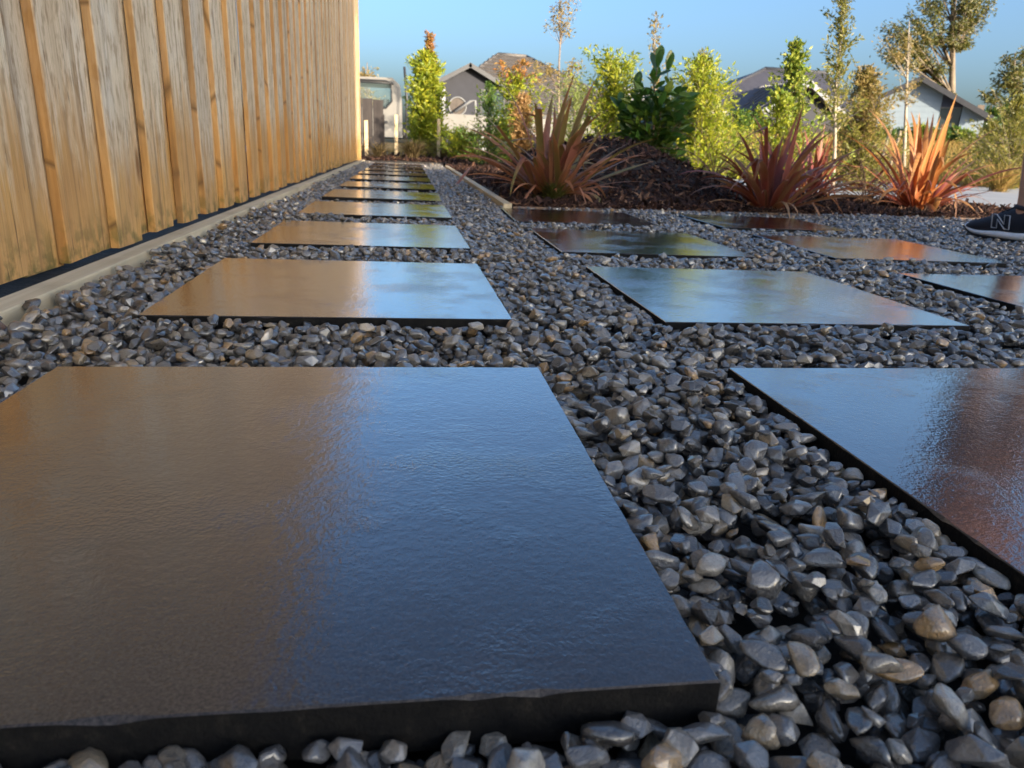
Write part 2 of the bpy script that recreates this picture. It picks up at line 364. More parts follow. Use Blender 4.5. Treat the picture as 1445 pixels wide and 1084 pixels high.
def ico(sub):
    b = bmesh.new(); bmesh.ops.create_icosphere(b, subdivisions=sub, radius=1)
    v = np.array([q.co[:] for q in b.verts]); f = [tuple(x.index for x in q.verts) for q in b.faces]; b.free(); return v, f
IV, IF = ico(3)
def stone_mesh(k):
    r_ = np.random.default_rng(100+k)
    ax = np.array([r_.uniform(.0098, .0150), r_.uniform(.0074, .0106), r_.uniform(.0050, .0086)])
    if k % 5 < 3:            # broken, angular stone with worn edges
        b = bmesh.new(); n = int(r_.integers(11, 17)); g = (np.arange(n)+.5)/n
        th = np.arccos(1-2*g); ph = 2.39996*np.arange(n)+r_.uniform(0, 6)
        P_ = np.stack([np.sin(th)*np.cos(ph), np.sin(th)*np.sin(ph), np.cos(th)], 1) + r_.normal(0, .24, (n, 3))
        P_ /= np.linalg.norm(P_, axis=1)[:, None]**.8
        P_ *= ax/np.abs(P_).max(0)
        for p in P_: b.verts.new(p)
        h = bmesh.ops.convex_hull(b, input=b.verts); bmesh.ops.delete(b, geom=[v for v in b.verts if not v.link_faces], context='VERTS')
        bmesh.ops.dissolve_limit(b, angle_limit=.30, verts=b.verts, edges=b.edges)
        bmesh.ops.bevel(b, geom=list(b.edges), offset=float(r_.uniform(.0008, .0021)), segments=2, affect='EDGES', clamp_overlap=True, profile=.5)
        bmesh.ops.triangulate(b, faces=b.faces)
        me = bpy.data.meshes.new('stone'); b.to_mesh(me); b.free(); me.materials.append(M_STONE)
        return me, ax
    npl = r_.integers(9, 15)
    nr = r_.normal(size=(npl, 3)); nr /= np.linalg.norm(nr, axis=1)[:, None]
    d = r_.uniform(.68, .98, npl); sharp = r_.uniform(14, 26)
    q = np.clip(IV @ nr.T, .02, None)/d           # 1/radius for every plane
    inv = (np.sum(q**sharp, axis=1) + 1e-9)**(1/sharp); rad = np.minimum(1/np.maximum(inv, .62), 1.35)
    v = IV*rad[:, None]
    v *= 1 + .05*np.array([mnoise.noise(Vector(p*2.3+k)) for p in v])[:, None]
    v = v/np.abs(v).max(0)*ax
    me = bpy.data.meshes.new('stone'); me.from_pydata(v.tolist(), [], IF); me.update()
    me.polygons.foreach_set('use_smooth', [True]*len(me.polygons)); me.materials.append(M_STONE)
    return me, ax
NV = 40
STM = [stone_mesh(k) for k in range(NV)]

# drop stones one by one on a periodic height map so that they really lie on each other
L, G = 1.6, 512; cell = L/G
Hm = np.full((G, G), 0.0)
def drop(n):
    out = []
    for i in range(n):
        k = int(rng.integers(NV)); sc = float(np.clip(rng.normal(.98, .16), .6, 1.32)) if rng.random() < .68 else float(rng.uniform(.42, .72)); ax = STM[k][1]*sc
        best = None
        for _ in range(4):
            x, y = rng.uniform(0, L, 2); hh = Hm[int(y/cell) % G, int(x/cell) % G]
            if best is None or hh < best[0]: best = (hh, x, y)
        _, x, y = best
        rz = rng.uniform(0, 6.283); tx, ty = rng.normal(0, .30, 2)
        if rng.random() < .07: tx += rng.choice([-1, 1])*rng.uniform(.6, 1.3)
        R = np.array(Euler((tx, ty, rz)).to_matrix())
        E = (R*ax)                              # columns scaled: ellipsoid axes
        Cv = E @ E.T; Ci = np.linalg.inv(Cv)
        rx, ry = math.sqrt(Cv[0, 0]), math.sqrt(Cv[1, 1]); hz = 1/math.sqrt(Ci[2, 2])
        nx, ny = int(rx/cell)+1, int(ry/cell)+1
        ix, iy = int(x/cell), int(y/cell)
        JX, JY = np.meshgrid(np.arange(-nx, nx+1), np.arange(-ny, ny+1))
        DX, DY = JX*cell, JY*cell
        # z half thickness over (dx,dy): solve quadratic
        a = Ci[2, 2]; b = 2*(Ci[0, 2]*DX + Ci[1, 2]*DY); c = Ci[0, 0]*DX**2 + 2*Ci[0, 1]*DX*DY + Ci[1, 1]*DY**2 - 1
        disc = b*b - 4*a*c; ok = disc > 0
        sq = np.sqrt(np.maximum(disc, 0)); top = (-b+sq)/(2*a); bot = (-b-sq)/(2*a)
        sub = Hm[(iy+JY) % G, (ix+JX) % G]
        need = (sub-bot)[ok]
        zc = np.quantile(need, .80)
        out.append((x, y, zc, tx, ty, rz, k, sc))
        Hm[(iy+JY) % G, (ix+JX) % G] = np.where(ok, np.maximum(sub, zc+top), sub)
    return np.array(out)
T = drop(38000)
TOP = np.quantile(Hm, .6)
vis = np.array([t[2] > Hm[int(t[1]/cell) % G, int(t[0]/cell) % G] - .034 for t in T])
T = T[vis]; T[:, 2] -= TOP
print('gravel tile', len(T), 'surface spread', Hm.std())
def level(x, y):
    """height of the gravel surface"""
    z = -.0065 + .004*math.sin(x*5.1+1)*math.sin(y*3.7)
    if x < -.43: z += .004 + .012*min(1, max(0, (-.47-x)/.09))
    if y < .34 and x < .30: z -= .013*min(1, (.34-y)/.06)
    if y > 2.6 and x < .30: z -= .012*min(1, (y-2.6)/.8)
    return z
pav_in = [(x, y, math.cos(math.radians(a)), math.sin(math.radians(a))) for x, y, a, _ in PAV]
def blocked(x, y, r):
    return shove(x, y, r) != (x, y)
def shove(x, y, r):
    """a stone that would lie under a slab's rim is moved just clear of it; None when it lies well under the slab"""
    for px_, py_, c, s in pav_in:
        dx, dy = x-px_, y-py_
        if abs(dx) > .46 or abs(dy) > .46: continue
        u, v = c*dx+s*dy, -s*dx+c*dy; e = .3+r
        if abs(u) < e and abs(v) < e:
            if max(abs(u), abs(v)) < e-.020: return None
            if abs(u) > abs(v): u = math.copysign(e, u)
            else: v = math.copysign(e, v)
            return px_+c*u-s*v, py_+s*u+c*v
    return x, y
ST = []
for ti in range(-1, 4):
    for tj in range(0, 8):
        rot = (ti*3+tj*5) % 4
        for t in T:
            x, y = t[0]-L/2, t[1]-L/2
            for _ in range(rot): x, y = -y, x
            X, Y = x+ti*L+.4, y+tj*L+.5
            if not (-.578 < X < 4.5 and .0 < Y < 10.62): continue
            if X > .447 and Y > BED_Y-.008+.135*max(0, X-.5): continue
            if X > 1.02*Y+.55 or X < -.9*Y - .1: continue
            r = .0098*t[7]
            q = shove(X, Y, r)
            if q is None or t[2] > .011: continue
            t2 = t[2] if shove(X, Y, r+.02) == (X, Y) else min(t[2], -.003)
            dz = -.004 if q != (X, Y) else 0
            X, Y = q
            if X < -.572+.004: continue
            ST.append((X, Y, t2+dz+level(X, Y), t[3], t[4], t[5]+rot*math.pi/2, int(t[6]), t[7]))
# loose stones kicked on top
for _ in range(220):
    X, Y = random.uniform(-.55, 3.0), random.uniform(.45, 3.6)
    if blocked(X, Y, .02) or (X > 1.0*Y+.4): continue
    ST.append((X, Y, level(X, Y)+.003, random.gauss(0, .25), random.gauss(0, .25), random.uniform(0, 6.28), random.randrange(NV), random.uniform(.65, 1.0)))
print('stones', len(ST))
A = np.array(ST)
D = A[:, :3]-np.array(CAM); dep = D @ np.array(_f)
sx = PW/2+FPX*(D @ np.array(RI))/dep; sy = PH/2-FPX*(D @ np.array(UP))/dep
inview = (sx > -5) & (sx < PW+5) & (sy > 0) & (sy < PH+5)
surf = A[:, 2]-np.array([level(a[0], a[1]) for a in A])
score = np.where(inview & (surf > -.009), A[:, 7]/dep, 0)
order = np.argsort(-score)
near = set(order[:300].tolist())
vc = bpy.data.collections.new('stone_kinds')
seen_k = set()
for i in sorted(near):
    a = ST[i]
    o = bpy.data.objects.new('stone', STM[a[6]][0]); COL.objects.link(o); o.parent = gbed
    o.location = a[:3]; o.rotation_euler = a[3:6]; o.scale = (a[7],)*3
    if a[6] not in seen_k: seen_k.add(a[6]); vc.objects.link(o)
rest = [ST[i] for i in range(len(ST)) if i not in near]
nk = len(seen_k)
me = bpy.data.meshes.new('gravel'); me.from_pydata([a[:3] for a in rest], [], [])
at1 = me.attributes.new('rot', 'FLOAT_VECTOR', 'POINT'); at1.data.foreach_set('vector', np.array([a[3:6] for a in rest], dtype=np.float32).ravel())
at2 = me.attributes.new('scl', 'FLOAT', 'POINT'); at2.data.foreach_set('value', np.array([a[7] for a in rest], dtype=np.float32))
at3 = me.attributes.new('idx', 'INT', 'POINT'); at3.data.foreach_set('value', np.array([a[6] % nk for a in rest], dtype=np.int32))
me.materials.append(M_STONE)
go = link('gravel', me, None, gbed); go['kind'] = 'stuff'
ng = bpy.data.node_groups.new('gravel_scatter', 'GeometryNodeTree')
ng.interface.new_socket('Geometry', in_out='INPUT', socket_type='NodeSocketGeometry'); ng.interface.new_socket('Geometry', in_out='OUTPUT', socket_type='NodeSocketGeometry')
gi = ng.nodes.new('NodeGroupInput'); gout = ng.nodes.new('NodeGroupOutput')
ci = ng.nodes.new('GeometryNodeCollectionInfo'); ci.inputs['Collection'].default_value = vc; ci.inputs['Separate Children'].default_value = True; ci.inputs['Reset Children'].default_value = True
iop = ng.nodes.new('GeometryNodeInstanceOnPoints'); iop.inputs['Pick Instance'].default_value = True
def named(nm, ty):
    q = ng.nodes.new('GeometryNodeInputNamedAttribute'); q.data_type = ty; q.inputs['Name'].default_value = nm
    return next(s for s in q.outputs if s.enabled and s.name == 'Attribute')
e2r = ng.nodes.new('FunctionNodeEulerToRotation')
lk = ng.links.new
lk(gi.outputs[0], iop.inputs['Points']); lk(ci.outputs[0], iop.inputs['Instance']); lk(named('idx', 'INT'), iop.inputs['Instance Index'])
lk(named('rot', 'FLOAT_VECTOR'), e2r.inputs[0]); lk(e2r.outputs[0], iop.inputs['Rotation']); lk(named('scl', 'FLOAT'), iop.inputs['Scale'])
lk(iop.outputs[0], gout.inputs[0])
md = go.modifiers.new('scatter', 'NODES'); md.node_group = ng

# ---------------------------------------------------------------- fence of lapped palings
FX = -.650; FEND = 10.55; FTOP = 2.45
fence = empty('paling_fence', (FX, 0, 0)); tag(fence, 'tall weathered timber fence of lapped vertical palings on the left', 'fence')
def paling_mesh(k, w, t, h):
    r_ = random.Random(k*31+5); n = 22; vs = []; fs = []
    offs = [r_.uniform(0, 100) for _ in range(3)]
    for i in range(n+1):
        z = h*i/n; bow = .004*mnoise.noise(Vector((offs[0], z*1.1, 0))); wl = .0035*mnoise.noise(Vector((offs[1], z*5, 0))); wr = .0035*mnoise.noise(Vector((offs[2], z*5, 0)))
        cup = .0015
        sec = [(-t, -w/2+wl), (-.002, -w/2+wl), (0, -w/2+wl+.0025), (-cup+.001, 0), (0, w/2+wr-.0025), (-.002, w/2+wr), (-t, w/2+wr)]
        for x, y in sec: vs.append((x+bow, y, z if i else z + .002*mnoise.noise(Vector((offs[2], y*20, 3)))))
    m_ = 7
    for i in range(n):
        for j in range(m_):
            j2 = (j+1) % m_; fs.append((i*m_+j, i*m_+j2, (i+1)*m_+j2, (i+1)*m_+j))
    fs.append(tuple(range(m_))[::-1]); fs.append(tuple(n*m_+j for j in range(m_)))
    me = bpy.data.meshes.new('paling'); me.from_pydata(vs, [], fs); me.update(); me.materials.append(M_FENCE); return me
FR = [paling_mesh(k, .150, .019, FTOP-.03) for k in range(8)]
BK = [paling_mesh(k+50, .150, .019, FTOP-.03) for k in range(5)]
y = 1.503 + .075 - .254*7; i = 0
while y < FEND:
    o = link('paling', FR[i % 8], None, fence); o.location = (random.uniform(-.002, .002), y+random.uniform(-.004, .004), .025+random.uniform(-.008, .006)); o.rotation_euler = (random.uniform(-.002, .002), 0, 0)
    o = link('paling', BK[i % 5], None, fence); o.location = (-.0205, y+.127+random.uniform(-.004, .004), .024+random.uniform(-.006, .012))
    y += .254; i += 1
for z in (.35, 1.2, 2.1): box_obj('rail', (-.085, -.0405, -.4, FEND, z-.045, z+.045), M_EDGE2, fence)
y = -.2
while y < FEND+.2:
    box_obj('post', (-.185, -.087, y-.05, y+.05, -.1, FTOP-.05), M_EDGE2, fence); y += 1.8
box_obj('post', (-.10, .012, FEND+.03, FEND+.125, -.05, FTOP-.02), M_FENCE, fence, bev=.004)
# soil under the palings and the timber edging along them
tag(mesh_obj('soil_strip', [(-1.4, -.6, .012), (-.63, -.6, .004), (-.63, 10.7, .004), (-1.4, 10.7, .012)], [(0, 1, 2, 3)], M_SOIL), kind='structure')
edg = empty('fence_edging', (-.6055, 0, 0)); tag(edg, 'pale timber edging board lying along the foot of the fence', 'edging')
for a, b in ((-.5, 1.93), (1.934, 4.45), (4.454, 7.2), (7.204, 10.5)):
    bm = bmesh.new(); box(bm, -.0245, .0245, a, b, -.09, .019+random.uniform(-.002, .002), bev=.003); bm_obj('board', bm, M_EDGE, edg)

# ---------------------------------------------------------------- mulch bed with its edging
def bedz(x, y):
    z = -.004
    def hump(cx, cy, rx, ry, h): return h*math.exp(-(((x-cx)/rx)**2+((y-cy)/ry)**2)**1.15)
    z += hump(1.22, 5.05, .62, .55, .30) + hump(1.75, 4.75, .55, .5, .10) + hump(.75, 4.6, .3, .5, .05) + hump(2.6, 4.9, 1.2, .4, .04) + hump(.2, 11.2, .9, .5, .06)
    z += .012*mnoise.noise(Vector((x*6, y*6, 0))) + .02*mnoise.noise(Vector((x*1.7, y*1.7, 4)))
    f = (y - BED_Y - .135*max(0, x-.5))/.25; l = (x-.53)/.2 if y < 10.4 else 1
    k = max(0, min(1, f, l)); back = max(0, min(1, (12.2-y)/.8))
    return -.012 + (z+.012)*k*back - (1-back)*.12
xs = list(np.arange(.52, 4.61, .05)); vs = []; fs = []; ys = list(np.arange(0, 1.0001, .02))
def bedy(x, v): 
    y0 = BED_Y+.022+.135*max(0, x-.5); y1 = 5.55 if x > 2.6 else (12.2 if x < 1.6 else 12.2-(x-1.6)*6.65)
    return y0 + (y1-y0)*v
for v in ys:
    for x in xs: yy = bedy(x, v); vs.append((x, yy, bedz(x, yy)))
n = len(xs)
fs = [(j*n+i, j*n+i+1, (j+1)*n+i+1, (j+1)*n+i) for j in range(len(ys)-1) for i in range(n-1)]
mb = tag(mesh_obj('mulch_bed', vs, fs, M_SOIL, None, True), 'dark bark mulch bed heaped into a mound behind the path', kind='structure')
grid('bed_end', list(np.arange(-1.2, .56, .1)), list(np.arange(10.56, 12.3, .1)), lambda x, y: bedz(x, y) if y > 10.6 else -.05, M_SOIL, mb)
V, F = [], []
def chip(p, nrm, ln, w, t):
    b0 = len(V); z = nrm.normalized(); a = Vector((random.gauss(0, 1), random.gauss(0, 1), random.gauss(0, .25))); a = (a - z*a.dot(z)).normalized(); b = z.cross(a)
    tl = random.gauss(0, .5); a = (a*math.cos(tl)+z*math.sin(tl)).normalized(); z2 = a.cross(b)*-1
    k = random.uniform(.3, .9); bend = random.uniform(-.12, .12)*ln
    for s, ww in ((-1, w*k), (0, w), (1, w*random.uniform(.15, .7))):
        for q in (-1, 1):
            for h in (-1, 1): V.append(p + a*(s*ln/2) + b*(q*ww/2) + z2*(h*t/2 + (bend if s == 0 else 0)))
    for i in range(2):
        o = b0+i*4; F.extend([(o, o+4, o+5, o+1), (o+2, o+3, o+7, o+6), (o, o+2, o+6, o+4), (o+1, o+5, o+7, o+3)])
    F.append((b0, b0+1, b0+3, b0+2)); F.append((b0+8, b0+10, b0+11, b0+9))
cnt = 0
while cnt < 26000:
    x = random.uniform(.54, 4.5); y = BED_Y+.03+.135*max(0, x-.5) + 8.3*random.random()**2.6
    if random.random() < .05: x, y = random.uniform(-.7, .8), random.uniform(10.7, 11.9)
    elif y > bedy(x, 1): continue
    z = bedz(x, y); e = .02
    nn = Vector((-(bedz(x+e, y)-z)/e, -(bedz(x, y+e)-z)/e, 1))
    big = random.random() < .08
    far = 1+max(0, y-6)*.12
    ln = (random.uniform(.07, .13) if big else random.uniform(.018, .065))*far
    chip(Vector((x, y, z+random.uniform(0, .022))), nn, ln, min(ln*.6, random.uniform(.007, .021)*far*(1.5 if big else 1)), random.uniform(.0015, .005)); cnt += 1
tag(mesh_obj('bark_mulch', V, F, M_MULCH, mb), kind='stuff')
e1 = tag(box_obj('path_edging', (.468, .512, BED_Y+.006, 9.6, -.09, .012), M_EDGE, None, bev=.003), 'pale timber edging between the gravel path and the mulch bed', 'edging')
e2 = empty('bed_edging', (.5, BED_Y, 0), math.atan(.135)); tag(e2, 'thin brown timber edging along the front of the mulch bed', 'edging')
for a, b in ((.018, 1.9), (1.903, 4.15)): box_obj('board', (a, b, -.004, .018, -.09, -.001), M_EDGE2, e2, bev=.002)

# ================================================================== PLANTS
def leaf_blade(base, yaw, length, width, lean, droop, twist=0, seg=11, fold=.35, kink=None):
    """points of one strap leaf: rises at 'lean' from vertical and arches over by 'droop'"""
    vs, uv, fs = [], [], []
    p = Vector(base); ang = lean; h = Vector((math.cos(yaw), math.sin(yaw), 0)); side0 = Vector((-math.sin(yaw), math.cos(yaw), 0)); up = Vector((0, 0, 1))
    step = length/seg
    for i in range(seg+1):
        u = i/seg
        t = h*math.sin(ang)+up*math.cos(ang); nrm = h*math.cos(ang)-up*math.sin(ang)
        tw = twist*u; side = side0*math.cos(tw)+nrm*math.sin(tw); nr = nrm*math.cos(tw)-side0*math.sin(tw)
        w = width*min(1, .55+u*1.6)*(1-max(0, (u-.45)/.55)**1.7)*.5 + .0004
        fo = fold*(1-.6*u)
        vs += [p - side*w*math.cos(fo) - nr*w*math.sin(fo)*-1, p + nr*(-.15*w*fo), p + side*w*math.cos(fo) + nr*w*math.sin(fo)]
        uv += [(u, -1, 0), (u, 0, 0), (u, 1, 0)]
        if i < seg: p = p + t*step
        ang += droop/seg*(.35+1.3*u)
        if kink and abs(u-kink[0]) < .5/seg: ang += kink[1]
    for i in range(seg):
        a = i*3; fs += [(a, a+1, a+4, a+3), (a+1, a+2, a+5, a+4)]
    return vs, uv, fs
def flax_leaf(par, mat, *a, **k):
    vs, uv, fs = leaf_blade(*a, **k)
    me = bpy.data.meshes.new('leaf'); me.from_pydata([tuple(v) for v in vs], [], fs); me.update()
    at_ = me.attributes.new('uv2', 'FLOAT_VECTOR', 'POINT'); at_.data.foreach_set('vector', np.array(uv, dtype=np.float32).ravel())
    me.polygons.foreach_set('use_smooth', [True]*len(me.polygons)); me.materials.append(mat)
    return link('leaf', me, None, par)
def flax(loc, label, mat, n_up, n_low, hmax, width, seed, spread=.5, explicit=(), name='flax_plant', dead=None):
    """flax grows in flat fans: n_up fans, then n_low loose outer blades"""
    r_ = random.Random(seed); e = empty(name, loc); tag(e, label, 'flax', 'flax plants in the mulch bed')
    for i in range(n_up):
        yaw0 = r_.uniform(0, PI); q = r_.uniform(0, 6.283); rad = .075*math.sqrt(r_.random()); ox, oy = rad*math.cos(q), rad*math.sin(q)
        k = r_.randint(6, 8); tilt = r_.uniform(-.22, .22)
        for j in range(k):
            a = (j/(k-1)-.5)*2*spread*r_.uniform(.75, 1.2) + tilt
            yaw = (yaw0 if a > 0 else yaw0+PI) + r_.gauss(0, .3); lean = abs(a)+.04
            ln = hmax*r_.uniform(.72, 1.03)*(1-.28*lean)
            dr = r_.uniform(.1, .75) + 1.7*lean*r_.uniform(.2, 1.4)
            flax_leaf(e, mat, (ox+.012*(j-k/2)*math.cos(yaw0), oy+.012*(j-k/2)*math.sin(yaw0), -.012), yaw, ln, width*r_.uniform(.75, 1.15), lean, dr, r_.uniform(-.7, .7), kink=((r_.uniform(.4, .75), r_.uniform(.6, 1.9)) if r_.random() < .22 else None))
    for i in range(n_low):
        yaw = r_.uniform(0, 6.283)
        flax_leaf(e, dead or mat, (math.cos(yaw)*.06, math.sin(yaw)*.06, -.008), yaw, hmax*r_.uniform(.35, .85), width*r_.uniform(.4, .8), r_.uniform(.55, 1.2), r_.uniform(.4, 1.5), r_.uniform(-1.2, 1.2), kink=((r_.uniform(.3, .7), r_.uniform(.4, 1.2)) if r_.random() < .3 else None))
    for (yaw, ln, w, lean, droop, tw, kink) in explicit:
        flax_leaf(e, mat, (math.cos(yaw)*.03, math.sin(yaw)*.03, -.005), yaw, ln, w, lean, droop, tw, kink=kink)
    return e
PI = math.pi
MF_GREEN = m_flax('flax_green_pink', [(0, (.15, .09, .045)), (.2, (.32, .12, .09)), (.36, (.28, .14, .08)), (.5, (.14, .16, .045)), (.8, (.19, .20, .06)), (1, (.36, .18, .07))], (.36, .17, .11))
MF_TIPS = m_flax('flax_bronze', [(0, (.18, .11, .04)), (.4, (.40, .19, .09)), (.8, (.46, .22, .12)), (1, (.30, .20, .08))], (.44, .22, .16))
MF_RED = m_flax('flax_maroon', [(0, (.10, .03, .028)), (.3, (.22, .048, .045)), (.6, (.29, .075, .062)), (.85, (.24, .11, .05)), (1, (.32, .17, .08))], (.38, .18, .13))
MF_ORANGE = m_flax('flax_orange', [(0, (.24, .05, .02)), (.3, (.50, .14, .035)), (.6, (.52, .23, .065)), (1, (.42, .22, .09))], (.58, .36, .16))
MF_DRY = m_flax('flax_dry_leaf', [(0, (.12, .04, .03)), (.4, (.30, .15, .07)), (1, (.40, .26, .14))], (.34, .2, .1))
PI = math.pi
f1 = flax((.80, 4.10, bedz(.80, 4.10)), 'bushy green and pink striped flax at the corner of the mulch bed', MF_GREEN, 7, 50, .76, .038, 3, .75,
     [(PI*.95, .60, .05, .62, .35, .3, None), (-.1, .58, .045, 1.0, .25, .2, None), (.1, .60, .04, 1.15, .2, -.4, None), (-1.2, .55, .05, .35, 2.0, .2, None)], dead=MF_TIPS)
f2 = flax((2.08, 4.06, bedz(2.08, 4.06)), 'maroon flax with broad upright blades beside the driveway', MF_RED, 8, 32, .72, .039, 14, .75,
     [(PI*.97, .60, .05, .75, 1.5, .3, None), (-.05, .62, .055, .55, 1.7, .2, None), (PI*1.05, .55, .04, .9, 1.6, 0, None), (-1.4, .5, .05, .5, 2.0, .4, None)], dead=MF_DRY)
f3 = flax((2.80, 4.95, bedz(2.80, 4.95)), 'smaller red flax half hidden behind the maroon one', MF_RED, 4, 30, .58, .030, 17, .7, dead=MF_ORANGE)
f4 = flax((3.36, 4.50, bedz(3.36, 4.50)), 'sunlit orange flax with spreading blades at the right', MF_ORANGE, 8, 54, .82, .035, 29, 1.05,
     [(.45, .72, .035, 1.0, .2, .2, None), (.2, .62, .035, 1.1, .25, -.2, None), (PI*.85, .66, .05, .85, .4, .3, (.55, .5)), (1.9, .62, .06, .1, .2, .5, None), (1.2, .62, .055, .25, .1, .6, None)], dead=MF_RED)
# dead blades on the ground
vs, uv, fs = leaf_blade((0, 0, 0), 1.15, .34, .03, 1.45, .1, .4)
def loose_leaf(label, loc, yaw, ln, w, lean, mat):
    vs, uv, fs = leaf_blade((0, 0, 0), yaw, ln, w, lean, .15, .5)
    me = bpy.data.meshes.new('fallen_leaf'); me.from_pydata([tuple(v) for v in vs], [], fs); me.update()
    a_ = me.attributes.new('uv2', 'FLOAT_VECTOR', 'POINT'); a_.data.foreach_set('vector', np.array(uv, dtype=np.float32).ravel()); me.materials.append(mat)
    tag(link('fallen_leaf', me, None, None, loc), label, 'leaf', 'fallen flax blades')
loose_leaf('orange red flax blade leaning over the gravel left of the edging', (.35, 5.45, -.005), 1.2, .42, .035, 1.2, MF_ORANGE)
loose_leaf('pale orange dry flax blade lying before the maroon flax', (2.72, 4.02, .012), PI*.93, .30, .028, 1.5, MF_DRY)

# leafy shrubs ------------------------------------------------------
class Leaves:
    def __init__(s): s.v = []; s.f = []
    def add(s, p, d, ln, w, r_):
        d = d.normalized(); q = Vector((r_.gauss(0, 1), r_.gauss(0, 1), r_.gauss(0, 1)+.6)); sd = d.cross(q)
        if sd.length < 1e-4: return
        sd.normalize(); nr = sd.cross(d); b = len(s.v)
        s.v += [p, p+d*ln*.45+sd*w*.5+nr*w*.12, p+d*ln-nr*ln*.1, p+d*ln*.45-sd*w*.5+nr*w*.12]
        s.f += [(b, b+1, b+2), (b, b+2, b+3)]
def shrub(name, label, cat, base, h, prof, leafmat_, barkmat, nb, lpb, leaf, seed, r0=.02, lean=(0, 0), up=.7, group=None, tip=None, tipmat=None, stem_from=0.05, bare=.0, droop=0):
    """upright shrub or small tree: a stem, side branches of length prof(t)*h at height t, leaves along them"""
    r_ = random.Random(seed); e = empty(name, base); tag(e, label, cat, group)
    tb = Tube(); lv = Leaves(); lt = Leaves()
    N = 9; st = []
    for i in range(N+1):
        t = i/N; st.append(Vector((lean[0]*t*h+.02*h*mnoise.noise(Vector((seed, t*3, 0)))*min(1, t*3), lean[1]*t*h+.02*h*mnoise.noise(Vector((seed, t*3, 9)))*min(1, t*3), t*h)))
    tb.add(st, [r0*(1-.85*i/N)+.001 for i in range(N+1)], 7)
    def stem(t):
        f = min(N-1e-6, max(0, t*N)); i = int(f); return st[i].lerp(st[i+1], f-i)
    for k in range(nb):
        t = stem_from + (1-stem_from)*((k+r_.random())/nb)
        L_ = prof(t)*h*r_.uniform(.75, 1.2)*1.45*(.62+.8*abs(mnoise.noise(Vector((seed*3.1, t*5.0, (k*2.39996 % 6.283)*.55))))*1.6)
        if L_ <= .01*h: continue
        yaw = k*2.39996+r_.uniform(-.5, .5); el = up*r_.uniform(.35, 1.15) + .4*t
        d = Vector((math.cos(yaw)*math.cos(el), math.sin(yaw)*math.cos(el), math.sin(el)))
        p0 = stem(max(0, t-L_/h*math.sin(el)*.7)); pts = [p0]
        for j in range(1, 5):
            d = (d+Vector((r_.gauss(0, .13), r_.gauss(0, .13), r_.gauss(0, .08)-droop*.12))).normalized(); pts.append(pts[-1]+d*L_/4)
        rr = max(.0012, r0*.35*(1-t)+.0015)
        tb.add(pts, [rr*(1-.2*j) for j in range(5)], 4, False)
        tgt, = (lt,) if (tip is not None and t > tip) else (lv,)
        for q in range(lpb):
            u = bare+(1-bare)*((q+r_.random())/lpb); f = min(3.999, u*4); i = int(f); p = pts[i].lerp(pts[i+1], f-i)
            ax = (pts[i+1]-pts[i]).normalized()
            dd = ax*.8+Vector((r_.gauss(0, .7), r_.gauss(0, .7), r_.gauss(0, .55)))
            p = p + Vector((r_.gauss(0, 1), r_.gauss(0, 1), r_.gauss(0, 1)))*leaf[0]*.35
            ln = leaf[0]*r_.uniform(.6, 1.25); tgt.add(p, dd, ln, ln*leaf[1], r_)
    tb.build('trunk', barkmat, e)
    mesh_obj('crown', lv.v, lv.f, leafmat_, e)
    if lt.v: mesh_obj('crown_tip', lt.v, lt.f, tipmat or leafmat_, e)
    return e
L_YG = leafmat('leaf_yellow_green', [(.15, .22, .02), (.24, .30, .025), (.34, .37, .03), (.45, .42, .035), (.27, .33, .03)], .45)
L_PALE = leafmat('leaf_pale_green', [(.16, .22, .05), (.23, .28, .08), (.30, .33, .11), (.18, .24, .05)], .4)
L_RED = leafmat('leaf_rusty_tips', [(.26, .10, .03), (.36, .16, .05), (.30, .20, .05)], .35)
L_DARK = leafmat('leaf_dark_green', [(.020, .055, .012), (.035, .085, .016), (.05, .11, .02)], .28, .3, .6)
L_OLIVE = leafmat('leaf_olive', [(.12, .13, .028), (.20, .19, .04), (.29, .24, .05), (.16, .15, .035)], .35)
L_TAN = leafmat('leaf_tan_autumn', [(.24, .16, .05), (.32, .22, .08), (.20, .17, .05)], .35)
L_GUM = leafmat('leaf_gum', [(.055, .07, .022), (.09, .10, .03), (.15, .13, .04), (.20, .16, .05)], .25)
L_MID = leafmat('leaf_mid_green', [(.045, .10, .02), (.07, .14, .02), (.12, .19, .03)], .35)
L_GLOS = leafmat('leaf_glossy', [(.09, .15, .02), (.16, .23, .03), (.27, .32, .05), (.36, .36, .06)], .35, .45, .3)
L_BRONZE = leafmat('leaf_bronze', [(.28, .14, .05), (.40, .22, .09), (.46, .30, .14)], .4)
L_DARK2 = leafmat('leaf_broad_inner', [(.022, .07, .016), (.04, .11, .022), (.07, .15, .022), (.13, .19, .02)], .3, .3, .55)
L_TUSS = leafmat('tussock_blades', [(.13, .085, .04), (.22, .14, .06), (.30, .20, .085)], .2, .6, .2)
L_TUSSD = leafmat('tussock_dark_blades', [(.055, .04, .022), (.10, .07, .035), (.15, .105, .05)], .2, .6, .2)
L_DRY = leafmat('dry_grass', [(.26, .16, .05), (.36, .23, .08), (.44, .29, .11), (.20, .17, .05)], .3, .7, .1)
def gz(x, y): return hgt(x, y) if y > 12.5 else (-.09 if (x > 2.2 or y > 12) else bedz(x, y))
def egg(w, lo=.15, pk=.4):
    return lambda t: w*(min(1, lo+(1-lo)*t/pk) if t < pk else max(.06, 1-((t-pk)/(1-pk))**1.6*.9))
def dome(w, lo=.6): return lambda t: w*min(1, lo+t*1.3)*(1 if t < .5 else math.sqrt(max(.02, 1-((t-.5)/.53)**2)))
